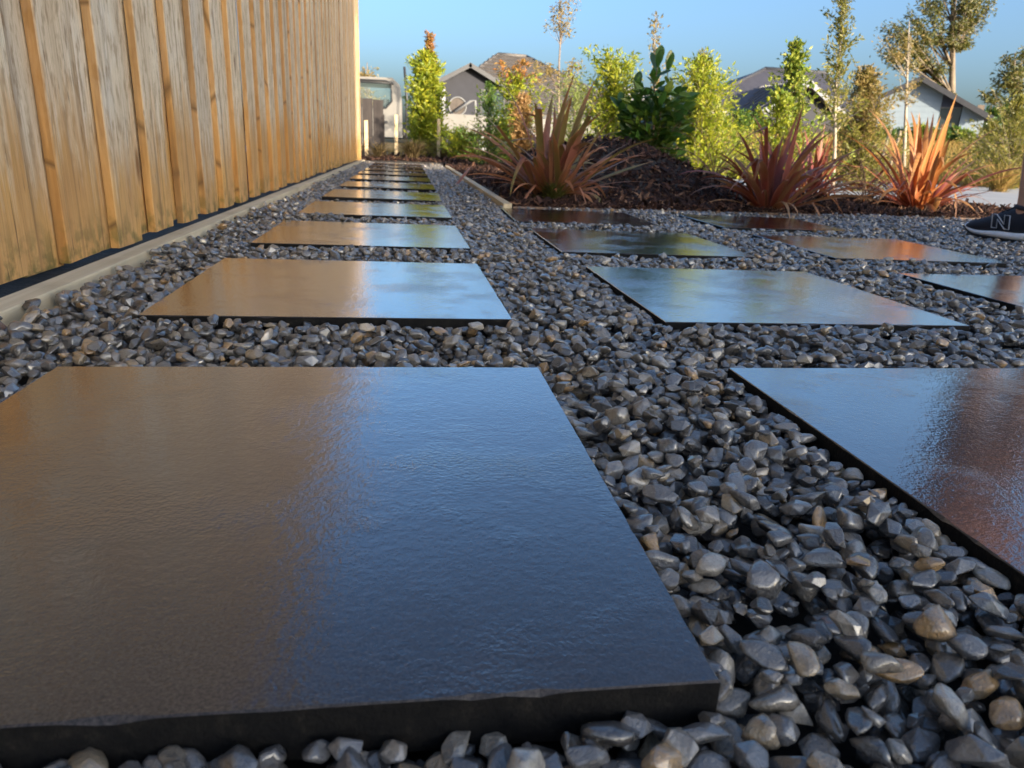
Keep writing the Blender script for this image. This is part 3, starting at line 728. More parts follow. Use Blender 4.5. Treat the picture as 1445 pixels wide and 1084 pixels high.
def put(px, Y, ybot=None):
    p = at(px, 200, Y); x = p.x; return Vector((x, Y, gz(x, Y)))
def top(px, py, Y): return at(px, py, Y).z
def plant(px, py, Y, **k):
    b = put(px, Y); h = top(px, py, Y)-b.z; p2 = at(px, py, Y)
    return shrub(base=b, h=h, lean=((p2.x-b.x)/h, 0), **k)
SG = 'young shrubs and trees behind the mulch bed'
plant(602, 78, 13.0, name='tall_shrub', label='tall bright yellow-green shrub with rusty tip beside the truck cab', cat='shrub', prof=dome(.185), leafmat_=L_YG, barkmat=M_BARK, nb=230, lpb=50, leaf=(.085, .38), seed=1, up=.75, group=SG, r0=.025)
plant(606, 50, 13.05, name='tall_shrub', label='rust tipped leader rising out of the tall yellow-green shrub', cat='shrub', prof=lambda t: .10*max(.1, (1.02-t)) if t > .62 else .02, leafmat_=L_RED, barkmat=M_BARK, nb=90, lpb=16, leaf=(.07, .4), seed=2, up=.9, group=SG, r0=.015, stem_from=.6)
plant(690, 118, 10.2, name='open_shrub', label='loose small-leaved green shrub before the truck tray', cat='shrub', prof=egg(.38, .6, .3), leafmat_=L_MID, barkmat=M_TWIG, nb=60, lpb=26, leaf=(.05, .45), seed=3, up=.9, group=SG, r0=.012)
plant(728, 92, 11.5, name='yellow_shrub', label='yellow-green shrub with reddish tips behind the striped flax', cat='shrub', prof=lambda t: .24*max(.2, 1-abs(t-.68)*1.4), leafmat_=L_YG, barkmat=M_BARK, nb=90, lpb=34, leaf=(.08, .4), seed=4, up=.5, group=SG, tip=.9, tipmat=L_RED)
plant(738, 136, 9.6, name='bronze_shrub', label='bronze feathery shrub right behind the striped flax', cat='shrub', prof=egg(.2, .5, .6), leafmat_=L_BRONZE, barkmat=M_TWIG, nb=90, lpb=26, leaf=(.07, .3), seed=44, up=1.0, group=SG, r0=.01)
plant(812, 118, 11.0, name='pale_shrub', label='pale green fine-leaved shrub right of the house eave', cat='shrub', prof=dome(.44), leafmat_=L_PALE, barkmat=M_BARK, nb=120, lpb=40, leaf=(.05, .4), seed=5, up=.7, group=SG)
plant(866, 80, 9.2, name='yellow_shrub', label='bright yellow-green shrub with feathery top left of the broad-leaved one', cat='shrub', prof=lambda t: .29*(1 if t < .55 else (.62 if t < .75 else .85*max(.25, 1-(t-.8)*2))), leafmat_=L_YG, barkmat=M_BARK, nb=170, lpb=44, leaf=(.065, .36), seed=6, up=.6, group=SG)
plant(990, 88, 8.2, name='yellow_shrub', label='bright yellow-green shrub right of the broad-leaved one', cat='shrub', prof=lambda t: .34*(.75+.5*t if t < .75 else max(.2, 1.1-2.6*(t-.75))), leafmat_=L_YG, barkmat=M_BARK, nb=220, lpb=44, leaf=(.06, .36), seed=7, up=.8, group=SG)
plant(993, 72, 8.25, name='thin_sapling', label='thin leader poking above the right yellow-green shrub', cat='sapling', prof=lambda t: .05 if t > .8 else .01, leafmat_=L_OLIVE, barkmat=M_TWIG, nb=40, lpb=8, leaf=(.05, .3), seed=8, up=1.0, group=SG, r0=.01, stem_from=.8)
plant(925, 20, 24, name='sparse_poplar', label='sparse narrow sapling with few pale leaves above the broad-leaved shrub', cat='tree', prof=lambda t: .13*max(.15, 1-abs(t-.6)*1.6) if t > .35 else .02, leafmat_=L_TAN, barkmat=M_PALEBARK, nb=60, lpb=7, leaf=(.12, .5), seed=9, up=1.15, group=SG, r0=.03, stem_from=.3)
plant(1122, 62, 6.6, name='glossy_shrub', label='upright glossy green shrub left of the tall sapling', cat='shrub', prof=egg(.30, .7, .35), leafmat_=L_GLOS, barkmat=M_TWIG, nb=130, lpb=26, leaf=(.05, .55), seed=10, up=1.0, group=SG, r0=.012)
plant(1100, 130, 6.5, name='glossy_shrub', label='low yellow-green glossy shrub behind the maroon flax', cat='shrub', prof=egg(.42, .8, .4), leafmat_=L_YG, barkmat=M_TWIG, nb=80, lpb=22, leaf=(.042, .55), seed=12, up=.9, group=SG, r0=.01)
plant(1188, -18, 8.0, name='tall_sapling', label='tall sapling with upswept olive branches reaching the top edge', cat='sapling', prof=lambda t: .23*max(.25, 1.05-t) if t > .42 else .03, leafmat_=L_OLIVE, barkmat=M_PALEBARK, nb=44, lpb=46, leaf=(.055, .35), seed=13, up=.75, group=SG, r0=.022, stem_from=.4)
plant(1222, 98, 9.0, name='brown_shrub', label='brownish olive shrub between the tall sapling and the white gable', cat='shrub', prof=lambda t: .26*(.6 if t < .3 else 1.0 if t < .75 else max(.25, 1-3*(t-.75))), leafmat_=L_OLIVE, barkmat=M_TWIG, nb=190, lpb=44, leaf=(.06, .35), seed=14, up=.8, group=SG, tip=.55, tipmat=L_TAN)
plant(1438, 138, 13.0, name='round_bush', label='rounded olive yellow bush at the right edge', cat='shrub', prof=egg(.55, .8, .4), leafmat_=L_OLIVE, barkmat=M_BARK, nb=150, lpb=50, leaf=(.07, .4), seed=15, up=.6, group=SG)
plant(1400, 175, 14.5, name='round_bush', label='lower olive bush left of the right-edge bush', cat='shrub', prof=egg(.6, .8, .4), leafmat_=L_OLIVE, barkmat=M_BARK, nb=90, lpb=40, leaf=(.07, .4), seed=16, up=.6, group=SG)
plant(652, 186, 11.6, name='low_shrub', label='low yellow-green shrub under the truck tray', cat='shrub', prof=dome(.75), leafmat_=L_YG, barkmat=M_TWIG, nb=80, lpb=34, leaf=(.06, .4), seed=91, up=.8, group=SG)
plant(704, 172, 12.6, name='low_shrub', label='low yellow-green shrub behind the striped flax tips', cat='shrub', prof=dome(.6), leafmat_=L_YG, barkmat=M_TWIG, nb=90, lpb=34, leaf=(.065, .4), seed=92, up=.8, group=SG)
plant(1046, 188, 11.5, name='low_shrub', label='low yellow-green shrub between the right yellow shrub and maroon flax', cat='shrub', prof=dome(.8), leafmat_=L_YG, barkmat=M_TWIG, nb=80, lpb=34, leaf=(.06, .4), seed=93, up=.8, group=SG)
# thin autumn tree with two tiers of foliage
def tier_tree(px, py, Y, label, tiers, leafm, seed, r0, leaf, bark, nb=26, lpb=34, name='thin_tree', group=SG):
    """slender tree whose foliage sits in separate tufts; tiers: (px, py, half width m, half height m, n)"""
    r_ = random.Random(seed); b = put(px, Y); e = empty(name, b); tag(e, label, 'tree', group)
    tp = at(px, py, Y)-b; tb = Tube(); lv = Leaves()
    N = 10; st = [Vector((tp.x*i/N+.03*mnoise.noise(Vector((seed, i*.5, 1)))*min(1, i/3), .03*mnoise.noise(Vector((seed, i*.5, 7))), tp.z*i/N)) for i in range(N+1)]
    tb.add(st, [r0*(1-.8*i/N) for i in range(N+1)], 7)
    for (tx, ty, hw, hh, n) in tiers:
        c = at(tx, ty, Y)-b; hd = math.hypot(c.x-tp.x*c.z/tp.z, c.y); f = min(N-.01, max(tp.z*.30, c.z-hh-hd*1.15)/tp.z*N); s0 = st[int(f)].lerp(st[int(f)+1], f % 1)
        for k in range(n):
            while True:
                q = Vector((r_.uniform(-1, 1), r_.uniform(-1, 1), r_.uniform(-1, 1)))
                if q.length < 1: break
            tgt = c + Vector((q.x*hw, q.y*hw*.8, q.z*hh)); mid = s0.lerp(tgt, .55)+Vector((0, 0, -.08*hh)) + Vector((r_.gauss(0, .1), r_.gauss(0, .1), 0))*hw
            pts = [s0, s0.lerp(mid, .5), mid, mid.lerp(tgt, .6), tgt]; rb = r0*.2
            if k < n*.5: tb.add(pts, [rb, rb*.8, rb*.55, rb*.35, rb*.15], 4, False)
            for j in range(lpb):
                u = .62+.38*r_.random(); p = mid.lerp(tgt, (u-.45)/.55)
                lv.add(p+Vector((r_.gauss(0, 1), r_.gauss(0, 1), r_.gauss(0, .6)))*hw*.13, Vector((r_.gauss(0, 1), r_.gauss(0, 1), r_.gauss(0, .6)-.2)), leaf*r_.uniform(.6, 1.2), leaf*.35, r_)
    tb.build('trunk', bark, e); mesh_obj('crown', lv.v, lv.f, leafm, e); return e
tier_tree(790, -20, 14, 'thin autumn tree with two tiers of tan foliage before the tiled roof', [(800, 12, .32, .45, 26), (780, 22, .2, .3, 10), (768, 90, .28, .13, 12), (812, 92, .32, .14, 14), (775, 108, .45, .12, 12)], L_TAN, 31, .03, .075, M_BARK, lpb=13)
tier_tree(1283, 30, 17, 'slender tree with yellow brown foliage before the white gable', [(1262, 60, .5, .35, 16), (1283, 62, .6, .35, 14), (1285, 100, .4, .5, 12), (1278, 128, .35, .3, 8)], L_TAN, 32, .05, .09, M_PALEBARK, lpb=16)
tier_tree(1345, -60, 58, 'huge gum tree with layered crown above the white gable', [(1335, -8, 2.6, 1.3, 20), (1375, 2, 2.2, 1.0, 16), (1380, 22, 1.2, .5, 8), (1275, 36, 1.9, .7, 15), (1258, 48, 1.2, .5, 8), (1300, 14, 1.5, .9, 10), (1265, 76, 1.9, .6, 14), (1290, 66, 1.3, .5, 9), (1320, 48, 1.7, .7, 12), (1358, 36, 1.7, .8, 13), (1350, 60, 1.4, .5, 10), (1308, 92, 1.4, .8, 10), (1318, 122, .9, .8, 8), (1332, 132, .8, .6, 6)], L_GUM, 33, .36, .34, M_GUMBARK, lpb=60, name='gum_tree', group='gum trees far behind')
tier_tree(1432, 75, 60, 'smaller gum tree cut by the right edge', [(1438, 85, 1.6, 1.2, 14), (1420, 105, 1.5, .9, 14), (1440, 118, 1.5, .9, 12), (1400, 130, 1.2, .6, 8)], L_GUM, 34, .22, .45, M_GUMBARK, lpb=34, name='gum_tree', group='gum trees far behind')
tier_tree(518, 88, 30, 'autumn tree showing above the truck cab', [(516, 108, .5, .6, 20), (512, 130, .8, .6, 18), (520, 150, .9, .6, 16)], L_TAN, 35, .06, .16, M_BARK, lpb=22)
# far dark trees on the skyline
for i, (px, py, Y, w) in enumerate(((1395, 158, 75, .8), (1418, 152, 80, .7), (1372, 166, 70, .9))):
    plant(px, py, Y, name='far_tree', label=['dark rounded tree on the far skyline at the right', 'dark skyline tree nearest the right edge', 'low dark skyline tree beside the white house'][i], cat='tree', prof=egg(w, .9, .4), leafmat_=L_DARK, barkmat=M_BARK, nb=90, lpb=40, leaf=(.45, .6), seed=60+i, up=.6, group='dark trees on the skyline', r0=.15)
# row of hedge plants before the far fence
HN = ['leftmost under the charcoal roof', 'tallest below charcoal roof', 'nearest the maroon flax', 'left of white gable', 'second below white gable', 'middle of white gable', 'tallest under the white gable', 'under the right navy panel', 'under the right eave', 'rightmost of the row', 'between charcoal roof and white gable']
for i in range(11):
    px = (1012, 1040, 1068, 1225, 1250, 1275, 1300, 1322, 1345, 1362, 1195)[i]; py = (166, 160, 172, 182, 184, 186, 180, 186, 182, 188, 178)[i]
    plant(px, py, 22.5+.3*(i % 3), name='hedge_plant', label=f'low hedge plant before the dark far fence, {HN[i]}', cat='hedge', prof=dome(.7), leafmat_=L_MID if i % 3 else L_GLOS, barkmat=M_TWIG, nb=80, lpb=34, leaf=(.10, .5), seed=80+i, up=.8, group='hedge plants along the far fence')
# broad-leaved shrub: every leaf its own part
def broad_leaf_mesh(k):
    r_ = random.Random(k); vs = []; fs = []; n = 6; cur = r_.uniform(-.25, .35)
    for i in range(n+1):
        u = i/n; w = .5*math.sin(math.pi*min(1, u*.93+.04))**.8*(.55+.55*u)*.62; z = cur*u*u*.5
        vs += [(u, -w, z+w*.22), (u, 0, z), (u, w, z+w*.22)]
    for i in range(n): a = i*3; fs += [(a, a+3, a+4, a+1), (a+1, a+4, a+5, a+2)]
    me = bpy.data.meshes.new('leaf'); me.from_pydata(vs, [], fs); me.update(); me.polygons.foreach_set('use_smooth', [True]*len(me.polygons)); return me
def m_broad():
    k = NT('leaf_broad_glossy'); r = k.rand(); c = k.ramp(r, [(0, (.018, .06, .014)), (.4, (.035, .10, .02)), (.7, (.06, .13, .02)), (.88, (.12, .18, .02)), (1, (.22, .22, .03))])
    k.p(color=c, rough=.28, spec=.55); tl = k.n('BsdfTranslucent'); k.set(tl.inputs[0], k.mix(.4, c, (.25, .35, .02)))
    mx = k.n('MixShader'); mx.inputs[0].default_value = .3
    k.t.links.new(k.b.outputs[0], mx.inputs[1]); k.t.links.new(tl.outputs[0], mx.inputs[2]); k.t.links.new(mx.outputs[0], k.out.inputs[0]); return k.m
M_BROAD = m_broad(); BLM = [broad_leaf_mesh(k) for k in range(6)]
for q in BLM: q.materials.append(M_BROAD)
def broad_shrub():
    r_ = random.Random(5); Y = 5.35; b = Vector((1.80, Y, bedz(1.80, Y))); e = empty('broad_leaved_shrub', b)
    tag(e, 'dark green broad-leaved shrub growing out of the mulch mound', 'shrub', SG); tb = Tube(); n = 0
    stems = [(-.33, .50), (-.22, .62), (-.10, .80), (0.0, .70), (.10, .80), (.17, .60), (.20, .45), (-.28, .34), (.1, .4), (-.05, .5), (-.15, .42), (.05, .58)]
    lst = []
    for (dx, h) in stems:
        tip = Vector((dx*.82, r_.uniform(-.18, .18), h*.97)); pts = [Vector((dx*.1, 0, -.03))]
        for j in range(1, 6): u = j/5; pts.append(Vector((tip.x*u**.8, tip.y*u, tip.z*u)) + Vector((r_.gauss(0, .01), r_.gauss(0, .01), 0)))
        tb.add(pts, [.007*(1-.8*j/5)+.001 for j in range(6)], 5, False)
        for q in range(25):
            u = .12+.88*(q+.5)/25; f = min(4.99, u*5); i = int(f); p = pts[i].lerp(pts[i+1], f-i); ax = (pts[i+1]-pts[i]).normalized()
            yaw = q*2.4+r_.uniform(-.5, .5); el = r_.uniform(-.1, .7) if u < .9 else r_.uniform(.8, 1.4)
            lst.append((p, yaw, el, r_.uniform(.085, .125) if u < .9 else r_.uniform(.11, .15)))
    for p, yaw, el, ln in lst[:300]:
        o = link('leaf', BLM[r_.randrange(6)], None, e)
        o.rotation_euler = (r_.uniform(-.6, .6), -el, yaw); o.location = p; o.scale = (ln, ln*r_.uniform(.8, 1.05), ln)
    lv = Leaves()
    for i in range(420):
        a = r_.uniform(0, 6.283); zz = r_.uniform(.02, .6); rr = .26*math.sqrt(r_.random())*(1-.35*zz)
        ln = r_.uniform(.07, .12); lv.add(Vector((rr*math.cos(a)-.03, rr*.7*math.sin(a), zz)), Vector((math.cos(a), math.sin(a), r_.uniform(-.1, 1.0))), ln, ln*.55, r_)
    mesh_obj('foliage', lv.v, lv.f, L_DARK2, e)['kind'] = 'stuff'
    tb.build('stem', M_TWIG, e)
broad_shrub()
# tussocks
def tussock(px, Y, label, h, w, mat, n, seed, name='tussock_grass', base=None):
    r_ = random.Random(seed); b = base or put(px, Y); V_, F_ = [], []
    for i in range(n):
        yaw = r_.uniform(0, 6.283); ln = h*r_.uniform(.7, 1.5); lean = abs(r_.gauss(0, .45))+.1; dr = r_.uniform(.8, 2.2)*w
        vs_, _, fs_ = leaf_blade((r_.gauss(0, .12*h), r_.gauss(0, .12*h), 0), yaw, ln, .006+.004*Y*.1, lean, dr, r_.uniform(-1, 1), 5, .1)
        k = len(V_); V_ += [v for v in vs_]; F_ += [tuple(q+k for q in f) for f in fs_]
    o = tag(mesh_obj(name, V_, F_, mat, None, False, b), label, 'grass', 'tussock grasses'); return o
tussock(582, 11.0, 'dark brown mounded tussock at the end of the path', .26, 1.0, L_TUSSD, 420, 1)
tussock(535, 11.1, 'small dark tussock by the fence end', .2, 1.0, L_TUSSD, 220, 2)
tussock(632, 12.4, 'tan tussock glowing in the sun beside the truck wheel', .42, .9, L_TUSS, 380, 3)
tussock(500, 11.3, 'pale thin tussock against the dark fence panel', .28, .7, L_TUSS, 60, 4)
tussock(775, 10.5, 'straw coloured tussock under the pale green shrub', .36, .9, L_DRY, 260, 5)
tussock(1415, 11.0, 'yellow tussock under the olive bush at the right', .42, .8, L_DRY, 420, 6, base=Vector((at(1415, 240, 11).x, 11, -.06)))
tussock(885, 7.6, 'straw coloured tussock behind the mulch mound', .30, .9, L_DRY, 220, 7)
tussock(0, 0, 'mossy green tuft at the foot of the striped flax', .10, 1.0, leafmat('moss_tuft', [(.04, .05, .012), (.08, .085, .02), (.12, .11, .03)], .2), 260, 8, name='moss_tuft', base=Vector((.78, 3.95, bedz(.78, 3.95))))
# twiggy bare plant
def twigs(loc, label, seed, n, ln):
    r_ = random.Random(seed); tb = Tube()
    for i in range(n):
        yaw = r_.choice([0, PI])+r_.gauss(0, .5); p = Vector((0, 0, 0)); ang = r_.uniform(.25, 1.0); pts = [p]
        for j in range(7): p = p+Vector((math.cos(yaw)*math.sin(ang), math.sin(yaw)*math.sin(ang), math.cos(ang)))*ln/7*r_.uniform(.8, 1.2); ang += r_.uniform(.02, .25); yaw += r_.gauss(0, .1); pts.append(p)
        tb.add(pts, [.0028*(1-.11*j) for j in range(8)], 4, False)
    o = tb.build('twiggy_plant', M_TWIG); o.location = loc; tag(o, label, 'twigs')
twigs((2.02, 4.75, bedz(2.02, 4.75)), 'bare arching brown twigs left of the maroon flax', 3, 26, .55)
twigs((3.05, 4.6, bedz(3.05, 4.6)), 'bare arching brown twigs between the red and orange flax', 4, 30, .5)
# dry grass on the bank
V_, F_ = [], []
r_ = random.Random(99)
for i in range(26000):
    Y = 13.7+10*r_.random()**1.3; X = r_.uniform(-1.0, Y*1.05)
    if X < 7.2 and 15.4 < Y < 23.4: continue
    z = hgt(X, Y); h = r_.uniform(.07, .24); w = r_.uniform(.012, .03); a = r_.uniform(0, 6.28); b = len(V_)
    lx, ly = r_.gauss(0, .4)*h, r_.gauss(0, .4)*h
    V_ += [(X-math.cos(a)*w, Y-math.sin(a)*w, z-.02), (X+math.cos(a)*w, Y+math.sin(a)*w, z-.02), (X+lx, Y+ly, z+h)]; F_.append((b, b+1, b+2))
tag(mesh_obj('dry_grass', V_, F_, L_DRY), 'dry straw coloured grass on the far bank', 'grass', kind='stuff')

# ================================================================== STAKES, DARK FENCE PANEL
for px, py, Y, lab in ((517, 170, 11.6, 'short pale stake against the dark fence panel'), (559, 162, 12.4, 'pale timber stake left of the tall yellow-green shrub'), (619, 168, 12.2, 'pale timber stake right of the tall yellow-green shrub'), (1247, 178, 14.8, 'thin leaning pale stake before the white house'), (1262, 184, 15.0, 'shorter thin pale stake before the white house')):
    b = put(px, Y); h = top(px, py, Y)-b.z; w = .026
    bm = bmesh.new(); vs = box(bm, -w, w, -w*.9, w*.9, -.1, h, bev=.003)
    o = bm_obj('timber_stake', bm, M_STAKE, None, loc=b); o.rotation_euler = (0, .1 if px > 1000 else .0, random.uniform(-.2, .2)); tag(o, lab, 'stake', 'pale timber stakes')
dk = empty('dark_fence_panel', (0, 0, 0)); tag(dk, 'dark stained board panel just past the end of the timber fence', 'fence')
pl, pr_ = at(507, 200, 13.2), at(540, 200, 13.2); zt = top(520, 138, 13.2)
for i in range(3):
    x0 = pl.x + (pr_.x-pl.x)*i/2.2 - .12; box_obj('board', (x0, x0+(pr_.x-pl.x)/2.2-.008, 13.2, 13.225, -.1, zt-.012*i), M_DARKTIMBER, dk)
box_obj('post', (pr_.x-.06, pr_.x+.03, 13.228, 13.32, -.1, zt-.25), M_DARKTIMBER, dk)

# ================================================================== TRUCK
M_TRUCK = plain('cream_truck_paint', (.175, .165, .15), .35, .06, 3); M_RUB = plain('black_rubber', (.015, .015, .016), .7, .2, 20)
def m_glass():
    k = NT('window_glass'); k.p(color=(.3, .4, .4), rough=.03); tr = k.n('BsdfTransparent'); tr.inputs[0].default_value = (.93, .97, .97, 1)
    mx = k.n('MixShader'); mx.inputs[0].default_value = .85
    k.t.links.new(k.b.outputs[0], mx.inputs[1]); k.t.links.new(tr.outputs[0], mx.inputs[2]); k.t.links.new(mx.outputs[0], k.out.inputs[0]); return k.m
M_GLASS = m_glass()
M_DARK = plain('dark_plastic', (.03, .03, .033), .5, .2, 10); M_STEEL = plain('dull_steel', (.30, .30, .30), .45, .2, 10, 0, .6)
M_TRIMD = plain('grey_bar', (.16, .16, .16), .6, .1, 6); M_LAMP = plain('white_lamp', (.8, .8, .76), .3, .05, 5)
def truck():
    TY = 18.6; e = empty('flatbed_truck', (0, 0, 0)); tag(e, 'cream flatbed truck parked across the end of the path', 'truck')
    s = lambda px, py: at(px, py, TY)
    rear = s(567, 150).x; zt = s(540, 109).z; zb = s(540, 193).z
    W2 = 1.8; y0, y1 = TY, TY+W2
    # cab side outline (x, z), front to the left
    win = [(s(480, 136).x, s(480, 136).z), (s(545, 118).x, s(545, 118).z)]
    fx = rear-1.75
    out = [(fx, zb), (fx, zb+.75), (fx+.28, zt-.12), (fx+.42, zt-.02), (rear-.22, zt), (rear-.04, zt-.16), (rear, zt-.5), (rear+.01, zb)]
    wl, wr, wt, wb = fx+.42, s(553, 140).x, s(540, 117).z, s(540, 150).z
    hole = [(wl-.22, wb), (wl+.02, wt), (wr-.02, wt), (wr, wb+.12), (wr-.14, wb-.04)]
    bm = bmesh.new()
    def wall(y, flip):
        # side panel with an opening: bridge outline and hole by hand-built quads through triangulation
        ov = [bm.verts.new((x, y, z)) for x, z in out]; hv = [bm.verts.new((x, y, z)) for x, z in hole]
        oe = [bm.edges.new((ov[i], ov[(i+1) % len(ov)])) for i in range(len(ov))]; he = [bm.edges.new((hv[i], hv[(i+1) % len(hv)])) for i in range(len(hv))]
        bmesh.ops.triangle_fill(bm, use_beauty=True, use_dissolve=False, edges=oe+he)
        return ov, hv
    a, ha = wall(y0, 0); b, hb = wall(y1, 1)
    for i in range(len(a)):
        j = (i+1) % len(a)
        if i == 1: continue      # windscreen opening
        bm.faces.new((a[i], a[j], b[j], b[i]))
    bmesh.ops.recalc_face_normals(bm, faces=bm.faces)
    cab = bm_obj('cab', bm, M_TRUCK, e)
    for y in (y0+.02, y1-.02): mesh_obj('side_window', [(x, y, z) for x, z in hole], [tuple(range(5))], M_GLASS, e)
    mesh_obj('windscreen', [(fx+.01, y0+.05, zb+.75), (fx+.01, y1-.05, zb+.75), (fx+.27, y1-.12, zt-.13), (fx+.27, y0+.12, zt-.13)], [(0, 1, 2, 3)], M_GLASS, e)
    t = Tube(); pts = [Vector((x, y0-.012, z)) for x, z in hole]; t.add(pts+[pts[0]], [.022]*6, 5); t.build('window_seal', M_DARK, e)
    t = Tube(); t.add([(wl-.35, y0-.01, zt-.09), (rear-.35, y0-.03, zt-.075), (rear-.2, y0-.02, zt-.14)], [.02]*3, 5); t.build('rain_gutter', M_DARK, e)
    hx, hz = s(541, 172).x, s(541, 172).z; box_obj('door_handle', (hx-.10, hx+.10, y0-.03, y0-.004, hz-.035, hz+.03), M_DARK, e, bev=.008)
    box_obj('mirror', (fx-.12, fx+.02, y0-.22, y0-.06, zb+.95, zb+1.3), M_DARK, e, bev=.02)
    box_obj('steering_wheel', (fx+.55, fx+.60, y0+.25, y0+.6, zb+.68, zb+1.0), M_DARK, e, bev=.02); box_obj('seat_back', (rear-.45, rear-.3, y0+.15, y0+.75, zb+.2, zb+.86), M_DARK, e, bev=.04)
    dx = rear-.55; box_obj('door_seam', (dx-.006, dx+.006, y0-.003, y0+.01, zb+.1, wb-.08), M_DARK, e)
    t = Tube(); px_ = rear+.1; t.add([(px_, y0+.4, zb), (px_+.02, y0+.4, zb+.9), (px_-.04, y0+.4, s(570, 92).z)], [.03, .03, .03], 8); t.build('snorkel_pipe', M_DARK, e)
    # chassis and tray
    tl, tr = s(624, 170).x, s(842, 170).x; ztop, zbt = s(640, 161).z, s(640, 191).z
    box_obj('chassis', (fx+.3, tr-.2, TY+.55, TY+1.25, .42, .58), M_DARK, e)
    box_obj('tray_floor', (tl, tr, TY-.02, TY+W2+.02, ztop-.10, ztop-.03), M_STEEL, e)
    n = 3; w = (tr-tl)/n
    for i in range(n):
        for yy in (TY-.06, TY+W2+.025):
            bm = bmesh.new(); box(bm, tl+w*i+.01, tl+w*(i+1)-.01, yy, yy+.035, zbt+.062, ztop, bev=.006); bm_obj('drop_side', bm, M_TRUCK, e)
    for yy in (TY+.1, TY+.6, TY+1.1, TY+1.6): box_obj('headboard_post', (tl+.02, tl+.07, yy, yy+.05, zbt+.06, ztop+.55), M_STEEL, e)
    def wheel(x, y):
        wbm = bmesh.new(); bmesh.ops.create_cone(wbm, cap_ends=True, segments=28, radius1=.38, radius2=.38, depth=.24, matrix=Matrix.Translation((x, y, .33)) @ Matrix.Rotation(PI/2, 4, 'X'))
        bmesh.ops.bevel(wbm, geom=[q for q in wbm.edges if len(q.link_faces) == 2 and q.calc_face_angle(0) > 1], offset=.04, segments=2, affect='EDGES')
        o = bm_obj('wheel', wbm, M_RUB, e, True); rb = bmesh.new(); bmesh.ops.create_cone(rb, cap_ends=True, segments=24, radius1=.21, radius2=.19, depth=.05, matrix=Matrix.Translation((x, y-.115, .33)) @ Matrix.Rotation(PI/2, 4, 'X')); bm_obj('rim', rb, M_STEEL, o)
    for x in (fx+.75, tl+1.1):
        for y in (TY+.16, TY+W2-.16): wheel(x, y)
    box_obj('bumper', (fx-.1, fx+.05, TY, TY+W2, zb-.08, zb+.12), M_DARK, e, bev=.02)
    for y in (TY+.22, TY+W2-.22): box_obj('headlight', (fx-.03, fx+.03, y-.15, y+.15, zb+.2, zb+.38), M_LAMP, e, bev=.02)
    return ztop-.03
zfloor = truck()
# round drum with pale rim standing on the tray
c = at(645, 149, 19.3); R_ = .23; c.z = zfloor + R_*1.01 + .001
dr = empty('cable_drum', (c.x, 19.3, c.z)); tag(dr, 'round dark drum with pale rim standing on the truck tray', 'drum')
bm = bmesh.new(); bmesh.ops.create_cone(bm, cap_ends=True, segments=32, radius1=R_*.88, radius2=R_*.88, depth=.3, matrix=Matrix.Rotation(PI/2, 4, 'X')); bm_obj('barrel', bm, plain('drum_brown', (.075, .06, .05), .8, .3, 9), dr)
t = Tube(); t.add([(R_*.92*math.cos(a), -.16, R_*.92*math.sin(a)) for a in np.linspace(0, 2*PI, 33)], [R_*.09]*33, 6, False); t.build('rim', M_TRIMD, dr)
t = Tube(); t.add([(R_*.92*math.cos(a), .16, R_*.92*math.sin(a)) for a in np.linspace(0, 2*PI, 33)], [R_*.09]*33, 6, False); t.build('rim', M_TRIMD, dr)
a_, b_ = at(642, 158, 19.0), at(664, 143, 19.0)
t = Tube(); t.add([a_, b_, b_+Vector((.12, 0, .02)), b_+Vector((.13, 0, -.28))], [.035, .035, .03, .03], 6); tag(t.build('steel_bar', M_TRIMD), 'bent steel bar leaning against the drum on the tray', 'bar')

# ================================================================== HOUSES
M_TILE = plain('brown_grey_roof_tile', (.115, .103, .095), .75, .3, 6, .3); M_TILE_SHADE = plain('tile_lip_shade', (.045, .038, .036), .8, .3, 6); M_ROOFD = plain('charcoal_roof', (.055, .052, .062), .55, .15, 3)
M_WALLD = plain('charcoal_wall', (.024, .025, .034), .8, .12, 3); M_WALLW = plain('white_weatherboard', (.27, .33, .385), .6, .05, 2); M_WALLN = plain('navy_panel', (.05, .055, .085), .6, .12, 3)
M_FASCIA = plain('fascia_grey', (.05, .05, .056), .5, .1, 4); M_TRIM = plain('pale_soffit', (.55, .50, .42), .6, .1, 4)
M_PANE = NT('dark_pane').p(color=(.04, .055, .06), rough=.06, spec=.8).m
def quad_slab(bm, a, b, c, d, th):
    """slab below the quad a b c d"""
    n = (b-a).cross(d-a).normalized()
    if n.z < 0: n = -n
    t = [bm.verts.new(p) for p in (a, b, c, d)]; u = [bm.verts.new(p-n*th) for p in (a, b, c, d)]
    bm.faces.new(t); bm.faces.new(u[::-1])
    for i in range(4): bm.faces.new((t[i], u[i], u[(i+1) % 4], t[(i+1) % 4]))
